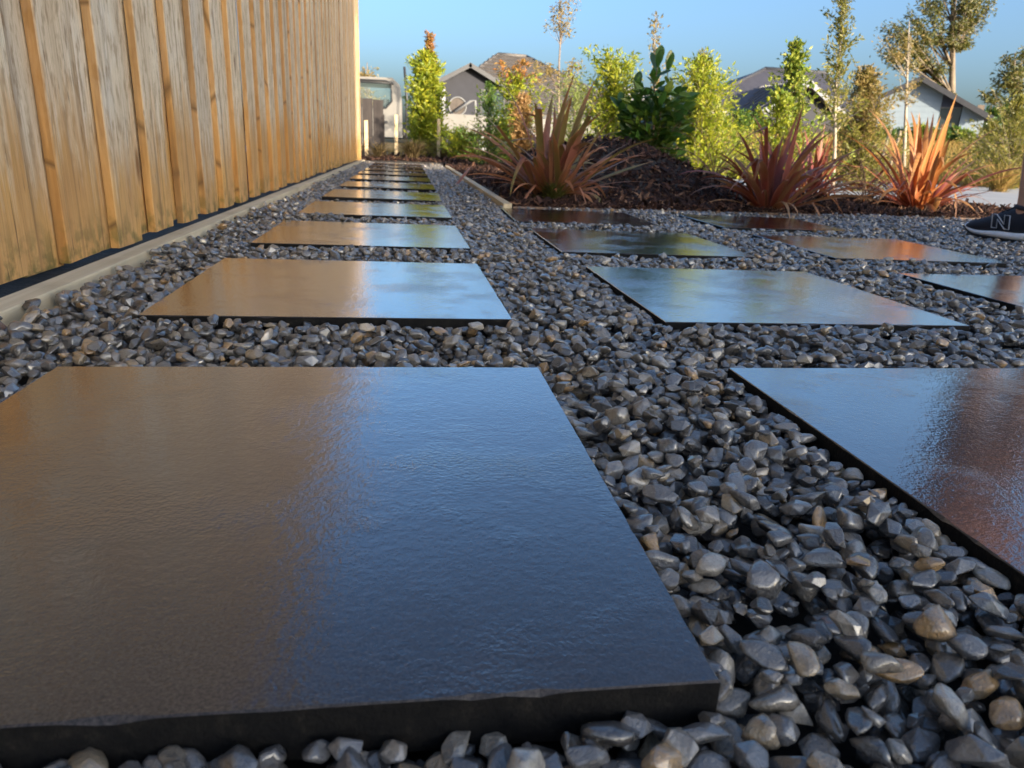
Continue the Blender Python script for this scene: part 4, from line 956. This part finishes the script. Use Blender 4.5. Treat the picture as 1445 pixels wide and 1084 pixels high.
def roof_plane(name, par, mat, e0, e1, r1, r0, rows=0, ribs=0, th=.08):
    """roof plane from eave e0-e1 to ridge r0-r1; rows: stepped tile courses; ribs: raised seams"""
    bm = bmesh.new(); e0, e1, r0, r1 = map(Vector, (e0, e1, r0, r1))
    n = (e1-e0).cross(r0-e0).normalized(); n = -n if n.z < 0 else n
    if rows:
        for i in range(rows):
            a, b = i/rows, min(1, (i+1.12)/rows)
            quad_slab(bm, e0.lerp(r0, a)+n*.15, e1.lerp(r1, a)+n*.15, e1.lerp(r1, b), e0.lerp(r0, b), .13)
    else: quad_slab(bm, e0, e1, r1, r0, th)
    for i in range(ribs):
        u = (i+.5)/ribs; p, q = e0.lerp(e1, u), r0.lerp(r1, u); s = (e1-e0).normalized()*.035
        if (q-p).length < .2: continue
        quad_slab(bm, p-s+n*.06, p+s+n*.06, q+s+n*.06, q-s+n*.06, .055)
    o = bm_obj(name, bm, mat, par)
    if rows:                       # shade line under each tile course, painted dark on its lower lip
        o.data.materials.append(M_TILE_SHADE)
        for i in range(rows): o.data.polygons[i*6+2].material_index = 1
    return o
def local(px, py, Y): return at(px, py, Y)
# --- left house: tiled hip roof with a gable toward the path
def house_left():
    e = empty('tiled_house', (0, 0, 0)); tag(e, 'low house with brown tiled hip roof and dark gable behind the truck', 'house')
    pk = at(703, 77, 46); ge = at(664, 92, 40.5)
    base = gz(5, 44); ze = at(800, 165, 41).z
    xl, xr = at(600, 160, 41).x, at(925, 160, 41).x; yf, yb = 41, 52
    rdg0 = Vector((pk.x, 46, pk.z)); rdg1 = Vector((at(742, 90, 46).x, 46, pk.z-.02))
    bm = bmesh.new(); box(bm, xl+.5, xr-.5, yf+.5, yb-.5, base-.5, ze-.08); bm_obj('wall', bm, M_WALLD, e)
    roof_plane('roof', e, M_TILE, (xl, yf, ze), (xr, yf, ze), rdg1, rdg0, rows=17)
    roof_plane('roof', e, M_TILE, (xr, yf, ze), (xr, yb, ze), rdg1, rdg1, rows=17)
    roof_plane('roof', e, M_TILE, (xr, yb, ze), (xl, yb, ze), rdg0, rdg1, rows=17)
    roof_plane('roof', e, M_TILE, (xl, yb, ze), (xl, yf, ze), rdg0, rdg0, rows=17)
    t = Tube(); t.add([rdg0, rdg1], [.12, .12], 6); t.add([rdg1, (xr, yf, ze+.05)], [.11, .11], 6); t.add([rdg0, (xl, yf, ze+.05)], [.11, .11], 6); t.build('ridge_cap', M_TILE, e)
    box_obj('gutter', (xl-.1, xr+.1, yf-.12, yf+.02, ze-.16, ze+.02), M_FASCIA, e)
    # front gable
    gl, gr, gt = at(622, 112, 38.5), at(708, 119, 38.5), at(664, 89, 38.5); gy = 38.5; zg = (gl.z+gr.z)/2
    ap = Vector((gt.x, gy, gt.z)); L0, R0 = Vector((gl.x-.2, gy, zg)), Vector((gr.x+.2, gy, zg)); bk = Vector((0, 5.5, 0))
    bm = bmesh.new(); yy = gy+.45
    p = [(L0.x+.35, base-.5), (R0.x-.35, base-.5), (R0.x-.35, zg-.05), (ap.x, ap.z-.22), (L0.x+.35, zg-.05)]
    f0 = [bm.verts.new((x, yy, z)) for x, z in p]; f1_ = [bm.verts.new((x, yy+4, z)) for x, z in p]
    bm.faces.new(f0); bm.faces.new(f1_[::-1])
    for i in range(5): bm.faces.new((f0[i], f1_[i], f1_[(i+1) % 5], f0[(i+1) % 5]))
    bm_obj('gable_wall', bm, M_WALLD, e)
    for s in (L0, R0): roof_plane('gable_roof', e, M_TILE, s, s+bk, ap+bk, ap, th=.12)
    for s in (L0, R0): 
        bm = bmesh.new(); quad_slab(bm, s+Vector((0, -.06, -.03)), s+Vector((0, .0, -.03)), ap+Vector((0, .0, .02)), ap+Vector((0, -.06, .02)), .20); bm_obj('barge_board', bm, M_FASCIA, e)
    cx = (L0.x+R0.x)/2
    wn_ = box_obj('window', (cx+.6, cx+1.7, yy-.04, yy+.02, base+.9, zg-.35), M_PANE, e); box_obj('window_frame', (cx+.53, cx+1.77, yy-.02, yy+.03, base+.83, zg-.28), M_FASCIA, wn_)
    wn_ = box_obj('window', (at(770, 150, 41).x, at(770, 150, 41).x+2.0, yf+.46, yf+.52, base+.9, ze-.4), M_PANE, e); box_obj('window_frame', (at(770, 150, 41).x-.07, at(770, 150, 41).x+2.07, yf+.475, yf+.53, base+.83, ze-.33), M_FASCIA, wn_)
house_left()
# --- ribbed roof glimpsed through the broad-leaved shrub
def house_mid():
    e = empty('ribbed_roof_house', (0, 0, 0)); tag(e, 'far house whose pale ribbed roof shows through the shrubs in the middle', 'house')
    a, b = at(868, 122, 62), at(975, 150, 62); ze = at(920, 182, 58).z; base = gz(14, 60)
    rl, rr = Vector((a.x, 62, at(880, 124, 62).z)), Vector((at(930, 128, 62).x, 62, at(900, 126, 62).z)); el, er = Vector((a.x-1.5, 57, ze)), Vector((b.x+2.2, 57, ze))
    roof_plane('roof', e, plain('silver_ribbed_roof', (.42, .40, .38), .5, .1, 3), el, er, rr, rl, ribs=26)
    roof_plane('roof', e, M_ROOFD, Vector((er.x, 67, ze)), Vector((el.x, 67, ze)), rl, rr)
    roof_plane('roof', e, M_ROOFD, er, Vector((er.x, 67, ze)), rr, rr)
    box_obj('wall', (el.x+.4, er.x-.4, 57.5, 66.5, base-1, ze-.1), M_WALLD, e)
    box_obj('gutter', (el.x, er.x, 56.9, 57.05, ze-.2, ze), M_FASCIA, e)
house_mid()
# --- dark roofed house
def house_dark():
    e = empty('dark_roof_house', (0, 0, 0)); tag(e, 'house with plain charcoal roof behind the maroon flax', 'house')
    Y = 33; el, er = at(968, 157, Y), at(1078, 155, Y); ze = (el.z+er.z)/2-.05; base = gz(14, Y)
    rl, rr = at(1078, 106, 37.5), at(1150, 96, 37.5); zr = (rl.z+rr.z)/2+.05
    E0, E1 = Vector((el.x, Y, ze)), Vector((er.x+.2, Y, ze)); R0, R1 = Vector((rl.x, 37.5, zr)), Vector((at(1168, 98, 37.5).x, 37.5, zr))
    X1 = at(1222, 150, Y).x
    roof_plane('roof', e, M_ROOFD, Vector((X1, Y, ze)), Vector((X1, 42, ze)), R1, R1)
    roof_plane('roof', e, M_ROOFD, E0, Vector((X1, Y, ze)), R1, R0)
    roof_plane('roof', e, M_ROOFD, Vector((E0.x, 42, ze)), E0, R0, R0)
    roof_plane('roof', e, M_ROOFD, Vector((X1, 42, ze)), Vector((E0.x, 42, ze)), R0, R1)
    t = Tube(); t.add([R0, R1], [.1, .1], 6); t.add([R0, E0+Vector((0, 0, .04))], [.09, .09], 6); t.build('ridge_cap', M_FASCIA, e)
    # projecting gable on its right
    gx0, gx1 = at(1074, 160, 31).x, at(1196, 160, 31).x; ap = Vector(((gx0+gx1)/2, 31, at(1135, 112, 31).z)); gz_ = at(1085, 155, 31).z
    L0, R0_ = Vector((gx0, 31, gz_)), Vector((gx1, 31, gz_)); bk = Vector((0, 7, 0))
    roof_plane('gable_roof', e, M_ROOFD, L0, L0+bk, ap+bk, ap, ribs=12, th=.1); roof_plane('gable_roof', e, plain('silver_grey_ribbed', (.22, .22, .24), .5, .1, 3), R0_, R0_+bk, ap+bk, ap, ribs=12, th=.1)
    bm = bmesh.new(); f0 = [bm.verts.new(p) for p in ((gx0+.3, 31.4, base-1), (gx1-.3, 31.4, base-1), (gx1-.3, 31.4, gz_-.02), (ap.x, 31.4, ap.z-.2), (gx0+.3, 31.4, gz_-.02))]; bm.faces.new(f0); bm_obj('gable_wall', bm, M_WALLD, e)
    for s in (L0, R0_):
        bm = bmesh.new(); quad_slab(bm, s+Vector((0, -.06, -.02)), s+Vector((0, 0, -.02)), ap+Vector((0, 0, .02)), ap+Vector((0, -.06, .02)), .22); bm_obj('barge_board', bm, plain('pale_barge', (.075, .085, .11), .5, .05, 3), e)
    box_obj('wall', (E0.x+.5, X1-.5, Y+.5, 41.5, base-1, ze-.12), M_WALLD, e); box_obj('gutter', (E0.x-.1, gx0-.02, Y-.14, Y, ze-.17, ze+.01), M_TRIM, e)
    wx = E0.x+2.2
    w_ = box_obj('window', (wx, wx+1.8, Y+.45, Y+.49, base+1.0, ze-.45), M_PANE, e); box_obj('window_frame', (wx-.07, wx+1.87, Y+.47, Y+.495, base+.93, ze-.38), M_FASCIA, w_)
house_dark()
# --- house with the white gable, turned toward the left
def house_white():
    c = at(1288, 170, 37); rz = math.radians(-34); base = gz(c.x, 37)
    e = empty('white_gable_house', (c.x, 37, base), rz); tag(e, 'house with white gable and navy side panels under a dark roof', 'house')
    # local frame: gable in the plane y=0 facing -y, x to the right
    pk = at(1290, 108, 37).z-base; zr = at(1357, 162, 38.5).z-base
    rs = (at(1357, 162, 38.8).x-c.x)/math.cos(rz)*.97 + 0
    hw = 3.2; slope = .52
    zE = pk-hw*slope
    ap = Vector((0, -.5, pk)); L0, R0 = Vector((-hw-.35, -.5, pk-(hw+.35)*slope)), Vector((hw+.35, -.5, pk-(hw+.35)*slope)); bk = Vector((0, 11, 0))
    roof_plane('roof', e, M_ROOFD, L0, L0+bk, ap+bk, ap, th=.14); roof_plane('roof', e, M_ROOFD, R0, R0+bk, ap+bk, ap, th=.14)
    for s in (L0, R0):
        bm = bmesh.new(); quad_slab(bm, s+Vector((0, -.05, -.02)), s+Vector((0, 0, -.02)), ap+Vector((0, 0, .03)), ap+Vector((0, -.05, .03)), .24); bm_obj('barge_board', bm, M_FASCIA, e)
    def wallseg(name, x0, x1, z0, mat, y=0.0):
        zt = lambda x: pk-abs(x)*slope-.2
        xs_ = [x0] + ([0] if x0 < 0 < x1 else []) + [x1]
        p = [(x0, z0), (x1, z0)] + [(x, zt(x)) for x in xs_[::-1]]
        bm = bmesh.new(); f0 = [bm.verts.new((x, y, z)) for x, z in p]; f1_ = [bm.verts.new((x, y+.25, z)) for x, z in p]
        bm.faces.new(f0); bm.faces.new(f1_[::-1])
        for i in range(len(p)): bm.faces.new((f0[i], f1_[i], f1_[(i+1) % len(p)], f0[(i+1) % len(p)]))
        bmesh.ops.recalc_face_normals(bm, faces=bm.faces); return bm_obj(name, bm, mat, e)
    wallseg('gable_wall', -1.72, 1.15, -.5, M_WALLW, -.04); wallseg('gable_wall', 2.15, hw, -.5, M_WALLW, -.04)
    z1 = .95
    for x0, x1 in ((-hw, -1.72), (1.15, 2.15)):
        wallseg('navy_panel', x0, x1, z1+1.0, M_WALLN); box_obj('wall', (x0, x1, 0, .25, -.5, z1-.02), M_WALLW, e)
        w_ = box_obj('window', (x0+.04, x1-.04, .06, .1, z1, z1+.98), M_PANE, e)
        box_obj('window_frame', (x0+.02, x1-.02, .02, .05, z1+.94, z1+1.0), M_TRUCK, w_)
    for k in range(15):
        zb_ = .0+k*.28
        hwk = min(1.7, (pk-.25-zb_-.2)/slope)
        x0, x1 = max(-1.70, -hwk), min(1.13, hwk)
        if x1-x0 > .3: box_obj('weatherboard', (x0, x1, -.056, -.042, zb_, zb_+.262), M_WALLW, e)
    box_obj('side_wall', (-hw, hw, .3, 10.3, -.5, zE-.25), M_WALLD, e)
    box_obj('chimney', (hw-.3, hw+.0, 1.2, 1.5, zE-.4, zE+.45), M_BARK, e)
house_white()
# ---------------------------------------------------------------- far picket fence
pf = empty('far_picket_fence', (0, 0, 0)); tag(pf, 'dark vertical slat fence running below the far houses', 'fence')
bm = bmesh.new(); box(bm, -.045, .045, -.012, .012, -.5, .62); pk_me = bpy.data.meshes.new('picket'); bm.to_mesh(pk_me); bm.free(); pk_me.materials.append(M_DARKTIMBER)
x = 9.0; n = 0
FY = lambda x: 25.0 + max(0, x-14)*.12
prev = None
pts_f = []
while x < 30 and n < 175:
    y = FY(x); z = gz(x, y) - .1
    o = link('picket', pk_me, None, pf); o.location = (x, y, z); n += 1; pts_f.append(Vector((x, y+.03, z))); x += .12
for hh in (.1, .5):
    t = Tube(); t.add([p+Vector((0, 0, hh)) for p in pts_f[::6]], [.04]*len(pts_f[::6]), 4); t.build('rail', M_DARKTIMBER, pf)

# ================================================================== THE HOUSE BEHIND THE CAMERA (casts the shade)
def own_house():
    e = empty('two_storey_house', (0, 0, 0)); tag(e, 'pale two storey house behind the camera that shades the path', 'house')
    x0, x1, y0, y1, ze = 10.8, 18.7, -29, -20.0, 7.9
    M_ = plain('pale_brick_house', (.46, .40, .34), .85, .12, 4)
    for k in range(26): box_obj('cladding_course', (x0+.002*(k % 2), x1-.002*(k % 2), y0, y1-.003*(k % 2), -.1+k*.3, .2+k*.3-.004), M_, e)
    ov = .35; c = ze+.05; r0, r1 = Vector(((x0+x1)/2, y1-3.1, ze+1.2)), Vector(((x0+x1)/2, y0+3.1, ze+1.2))
    A_, B_, C_, D_ = Vector((x0-ov, y1+ov, c)), Vector((x1+ov, y1+ov, c)), Vector((x1+ov, y0-ov, c)), Vector((x0-ov, y0-ov, c))
    roof_plane('roof', e, M_ROOFD, A_, B_, r0, r0); roof_plane('roof', e, M_ROOFD, B_, C_, r1, r0); roof_plane('roof', e, M_ROOFD, C_, D_, r1, r1); roof_plane('roof', e, M_ROOFD, D_, A_, r0, r1)
    for x in (12.4, 15.8):
        for z in (.9, 4.2):
            w_ = box_obj('window', (x, x+1.3, y1+.004, y1+.03, z, z+1.2), M_PANE, e); box_obj('window_frame', (x-.06, x+1.36, y1+.002, y1+.016, z-.06, z+1.26), M_FASCIA, w_)
own_house()

# ================================================================== PERSON
def person():
    M_SKIN = NT('skin'); v = M_SKIN.coord(); M_SKIN.p(color=M_SKIN.ramp(M_SKIN.noise(v, 9, 4), [(.3, (.46, .25, .17)), (.7, (.56, .33, .235))]), rough=.5); M_SKIN = M_SKIN.m
    M_SHOE = plain('navy_mesh_shoe', (.012, .014, .024), .75, .35, 300, .5); M_SOLE = plain('white_foam_sole', (.82, .83, .84), .6, .08, 30); M_OUT = plain('black_outsole', (.012, .012, .012), .7, .2, 50)
    M_LOGO = plain('silver_logo', (.62, .62, .64), .4, .05, 20); M_SHIRT = plain('terracotta_shirt', (.42, .17, .10), .8, .15, 12); M_SHORT = plain('brown_shorts', (.16, .09, .07), .8, .15, 12); M_HAIR = plain('brown_hair', (.05, .03, .02), .6, .3, 40)
    toe = Vector((2.575, 3.075, -.006)); d = Vector((.02, 1, 0)).normalized(); yaw = math.atan2(d.y, d.x)
    # local frame: +x forward (toe), +y left, origin at right ankle on the ground
    heel_to_toe = .30
    root = toe - d*.242*1.22
    e = empty('person', root, yaw); e.scale = (1.22, 1.22, 1.22); tag(e, 'person standing at the right edge, dark running shoe and bare leg showing', 'person')
    lat = -.19   # other foot lies on the far side: +y local is to the left of the walker
    def shoe(ox, oy):
        # upper: cross-sections from heel (-.07) to toe (.235)
        secs = [(-.068, .022, .040, .030, .100), (-.052, .033, .030, .034, .112), (-.02, .036, .028, .036, .116), (.02, .038, .026, .036, .116), (.055, .041, .024, .034, .106), (.09, .045, .022, .032, .092), (.13, .048, .018, .028, .078), (.17, .048, .016, .026, .067), (.205, .042, .016, .022, .057), (.230, .028, .018, .014, .046), (.242, .010, .022, .005, .036)]
        vs, fs = [], []; n = 14
        for (x, w, zb_, wt, zt) in secs:
            for k in range(n):
                a = 2*PI*k/n; c_, s_ = math.cos(a), math.sin(a)
                ww = w if s_ < 0 else w*(1-s_)+wt*s_*.9+ (w-wt)*0
                z = (zb_+zt)/2 + (zt-zb_)/2*(abs(s_)**.7)*(1 if s_ > 0 else -1)
                vs.append((ox+x, oy+c_*abs(c_)**-.25*ww if abs(c_) > 1e-6 else oy, z))
        for i in range(len(secs)-1):
            for k in range(n): k2 = (k+1) % n; fs.append((i*n+k, i*n+k2, (i+1)*n+k2, (i+1)*n+k))
        fs.append(tuple(range(n))[::-1]); fs.append(tuple((len(secs)-1)*n+k for k in range(n)))
        sh = mesh_obj('shoe', vs, fs, M_SHOE, e, True); ss = sh.modifiers.new('s', 'SUBSURF'); ss.levels = ss.render_levels = 1
        def plate(name, mat, prof, n=20):
            """sole plate: prof(x)-> (halfwidth, zbottom, ztop)"""
            vs, fs = [], []
            for i in range(n+1):
                x = -.082+.325*i/n; w, z0, z1 = prof(x)
                vs += [(ox+x, oy-w, z0), (ox+x, oy-w*1.04, (z0+z1)/2), (ox+x, oy-w*.97, z1), (ox+x, oy+w*.97, z1), (ox+x, oy+w*1.04, (z0+z1)/2), (ox+x, oy+w, z0)]
            for i in range(n):
                for j in range(6): j2 = (j+1) % 6; fs.append((i*6+j, i*6+j2, (i+1)*6+j2, (i+1)*6+j))
            fs.append((0, 1, 2, 3, 4, 5)[::-1]); fs.append(tuple(n*6+j for j in range(6)))
            return mesh_obj(name, vs, fs, mat, sh, True)
        def hw(x): 
            u = (x+.082)/.325; return .050*(max(0, min(1, math.sin(PI*min(1, max(0.0, u*.94+.03)))))**.38)*(.80+.24*u) if u < .999 else .006
        rk = lambda x: .030*max(0, (x-.13)/.113)**2 + .010*max(0, (-x-.04)/.042)**2
        plate('midsole', M_SOLE, lambda x: (hw(x), .009+rk(x), .009+rk(x)+(.020 if x < .06 else .020-.016*((x-.06)/.183))+.006*max(0, -x/.08)))
        plate('outsole', M_OUT, lambda x: (hw(x)*.98, .0+rk(x), .0105+rk(x)))
        # letter mark on both flanks: outlined N, leaning forward
        for sgn in (1, -1):
            tb = Tube()
            def q(u, w_): # u along (heel->toe), w_ height
                x = .005+u*.075+(.014*(w_-.5)); z = .040+w_*.046; wid = .0405+.0055*u-(.0045*w_); return (ox+x, oy+sgn*(wid+.0015), z)
            o_ = [(0, 0), (.0, 1), (.26, 1), (.70, .34), (.70, 1), (1, 1), (1, 0), (.74, 0), (.30, .64), (.30, 0), (0, 0)]
            tb.add([q(1-u if sgn > 0 else u, w_) for u, w_ in o_], [.0019]*len(o_), 5); tb.build('letter_mark', M_LOGO, sh)
        tb = Tube()
        for k in range(5):
            x = .045+k*.02; z = .110-k*.0088; tb.add([(ox+x, oy-.026, z-.008), (ox+x+.004, oy, z+.002), (ox+x, oy+.026, z-.008)], [.003]*3, 5)
        tb.build('laces', M_SHOE, sh)
        tb = Tube(); tb.add([(ox+.034*math.cos(a)-.014, oy+.034*math.sin(a), .116+.004*math.cos(a)) for a in np.linspace(0, 2*PI, 17)], [.008]*17, 6, False); tb.build('collar', M_SHOE, sh)
    shoe(0, 0); shoe(-.05, lat)
    # body as one skinned surface
    bm = bmesh.new(); sk = bm.verts.layers.skin.verify(); V_ = {}
    def jt(n, p, r): V_[n] = bm.verts.new(p); V_[n][sk].radius = (r, r) if not isinstance(r, tuple) else r
    def bone(a, b): bm.edges.new((V_[a], V_[b]))
    hy = lat/2
    jt('pel', (.0, hy, .93), (.125, .15)); V_['pel'][sk].use_root = True
    jt('ab', (.0, hy, 1.08), (.105, .14)); jt('ch', (.01, hy, 1.28), (.115, .165)); jt('ut', (0, hy, 1.42), (.085, .13)); jt('nk', (.01, hy, 1.50), .055); jt('hd0', (.03, hy, 1.57), (.078, .066)); jt('hd1', (.03, hy, 1.66), (.098, .076)); jt('hd2', (.02, hy, 1.735), (.075, .065))
    for a, b in (('pel', 'ab'), ('ab', 'ch'), ('ch', 'ut'), ('ut', 'nk'), ('nk', 'hd0'), ('hd0', 'hd1'), ('hd1', 'hd2')): bone(a, b)
    for s, oy, ox, nm in ((1, 0, 0, 'r'), (-1, lat, -.05, 'l')):
        jt('hip'+nm, (0, hy+(.09 if oy == 0 else -.09), .86), .088); jt('kn'+nm, (.03+ox*.5, oy, .49), .058); jt('mc'+nm, (-.005+ox*.8, oy, .34), .056); jt('an'+nm, (-.015+ox, oy, .12), .036); jt('ft'+nm, (-.01+ox, oy, .06), .034)
        for a, b in (('pel', 'hip'+nm), ('hip'+nm, 'kn'+nm), ('kn'+nm, 'mc'+nm), ('mc'+nm, 'an'+nm), ('an'+nm, 'ft'+nm)): bone(a, b)
        k = 1 if oy == 0 else -1
        jt('sh'+nm, (0, hy+k*.17, 1.40), .06); jt('el'+nm, (-.03, hy+k*.23, 1.12), .043); ax_, az_ = (.0, .0) if k > 0 else (.035, .03); jt('wr'+nm, (.17+ax_, hy+k*.13, 1.10+az_), .029); jt('pm'+nm, (.215+ax_, hy+k*.07, 1.10+az_), (.018, .034))
        for a, b in (('ut', 'sh'+nm), ('sh'+nm, 'el'+nm), ('el'+nm, 'wr'+nm), ('wr'+nm, 'pm'+nm)): bone(a, b)
        for f, (fx_, ln) in enumerate(((.028, .066), (.010, .075), (-.008, .07), (-.025, .055))):
            jt(f'f{f}a'+nm, (.225+ax_, hy+k*.03, 1.10+az_+fx_), .0095); jt(f'f{f}b'+nm, (.222+ax_, hy+k*(.03-ln*.55), 1.098+az_+fx_), .0085); jt(f'f{f}c'+nm, (.205+ax_, hy+k*(.03-ln), 1.095+az_+fx_), .007)
            bone('pm'+nm, f'f{f}a'+nm); bone(f'f{f}a'+nm, f'f{f}b'+nm); bone(f'f{f}b'+nm, f'f{f}c'+nm)
        jt('ta'+nm, (.228+ax_, hy+k*.055, 1.14+az_), .011); jt('tb'+nm, (.235+ax_, hy+k*.02, 1.165+az_), .0085); bone('pm'+nm, 'ta'+nm); bone('ta'+nm, 'tb'+nm)
    body = bm_obj('body', bm, M_SKIN, e, True)
    md = body.modifiers.new('skin', 'SKIN'); md.use_smooth_shade = True; md = body.modifiers.new('sub', 'SUBSURF'); md.levels = md.render_levels = 2
    # clothes: lofted rings around the limbs
    def loft(name, mat, rings, n=20):
        vs, fs = [], []
        for (x, y, z, rx, ry) in rings:
            for k in range(n): a = 2*PI*k/n; vs.append((x+rx*math.cos(a), y+ry*math.sin(a), z))
        for i in range(len(rings)-1):
            for k in range(n): k2 = (k+1) % n; fs.append((i*n+k, i*n+k2, (i+1)*n+k2, (i+1)*n+k))
        return mesh_obj(name, vs, fs, mat, e, True)
    loft('shirt', M_SHIRT, [(0, hy, .90, .150, .195), (0, hy, 1.0, .142, .185), (0, hy, 1.12, .135, .18), (0, hy, 1.28, .142, .205), (0, hy, 1.38, .13, .215), (0, hy, 1.455, .10, .15), (.0, hy, 1.50, .068, .075)])
    for k in (1, -1): loft('sleeve', M_SHIRT, [(0, hy+k*.14, 1.445, .05, .05), (0, hy+k*.19, 1.41, .078, .072), (-.012, hy+k*.215, 1.30, .074, .066), (-.022, hy+k*.232, 1.19, .070, .062)], 14)
    loft('shorts', M_SHORT, [(0, hy, .97, .138, .182), (0, hy, .86, .15, .195), (.005, hy, .79, .148, .19)])
    for oy, ox in ((0, 0), (lat, -.05)): loft('shorts_leg', M_SHORT, [(0, hy+(oy-hy)*.9, .84, .125, .098), (.012, oy, .70, .11, .095), (.02+ox*.4, oy, .57, .10, .09)], 16)
    bmh = bmesh.new(); bmesh.ops.create_uvsphere(bmh, u_segments=20, v_segments=12, radius=1)
    for v in list(bmh.verts):
        if v.co.z < .05 and v.co.x > -.05 or v.co.z < -.55: bmh.verts.remove(v)
    bmesh.ops.transform(bmh, matrix=Matrix.Translation((.012, hy, 1.675)) @ Matrix.Diagonal((.112, .09, .118, 1)), verts=bmh.verts); bm_obj('hair', bmh, M_HAIR, e, True)
    t = Tube(); t.add([(.118, hy, 1.675), (.136, hy, 1.645), (.120, hy, 1.632)], [.009, .014, .008], 7); t.build('nose', M_SKIN, e)
    for k in (1, -1):
        b2 = bmesh.new(); bmesh.ops.create_uvsphere(b2, u_segments=10, v_segments=8, radius=.012, matrix=Matrix.Translation((.108, hy+k*.032, 1.678))); bm_obj('eye', b2, M_SOLE, e, True)
        t = Tube(); t.add([(.02, hy+k*.078, 1.69), (.008, hy+k*.088, 1.665), (.018, hy+k*.078, 1.635)], [.008, .013, .007], 6); t.build('ear', M_SKIN, e)
    t = Tube(); t.add([(.108, hy-.024, 1.606), (.117, hy, 1.605), (.108, hy+.024, 1.606)], [.004, .007, .004], 6); t.build('mouth', M_SHIRT, e)
person()
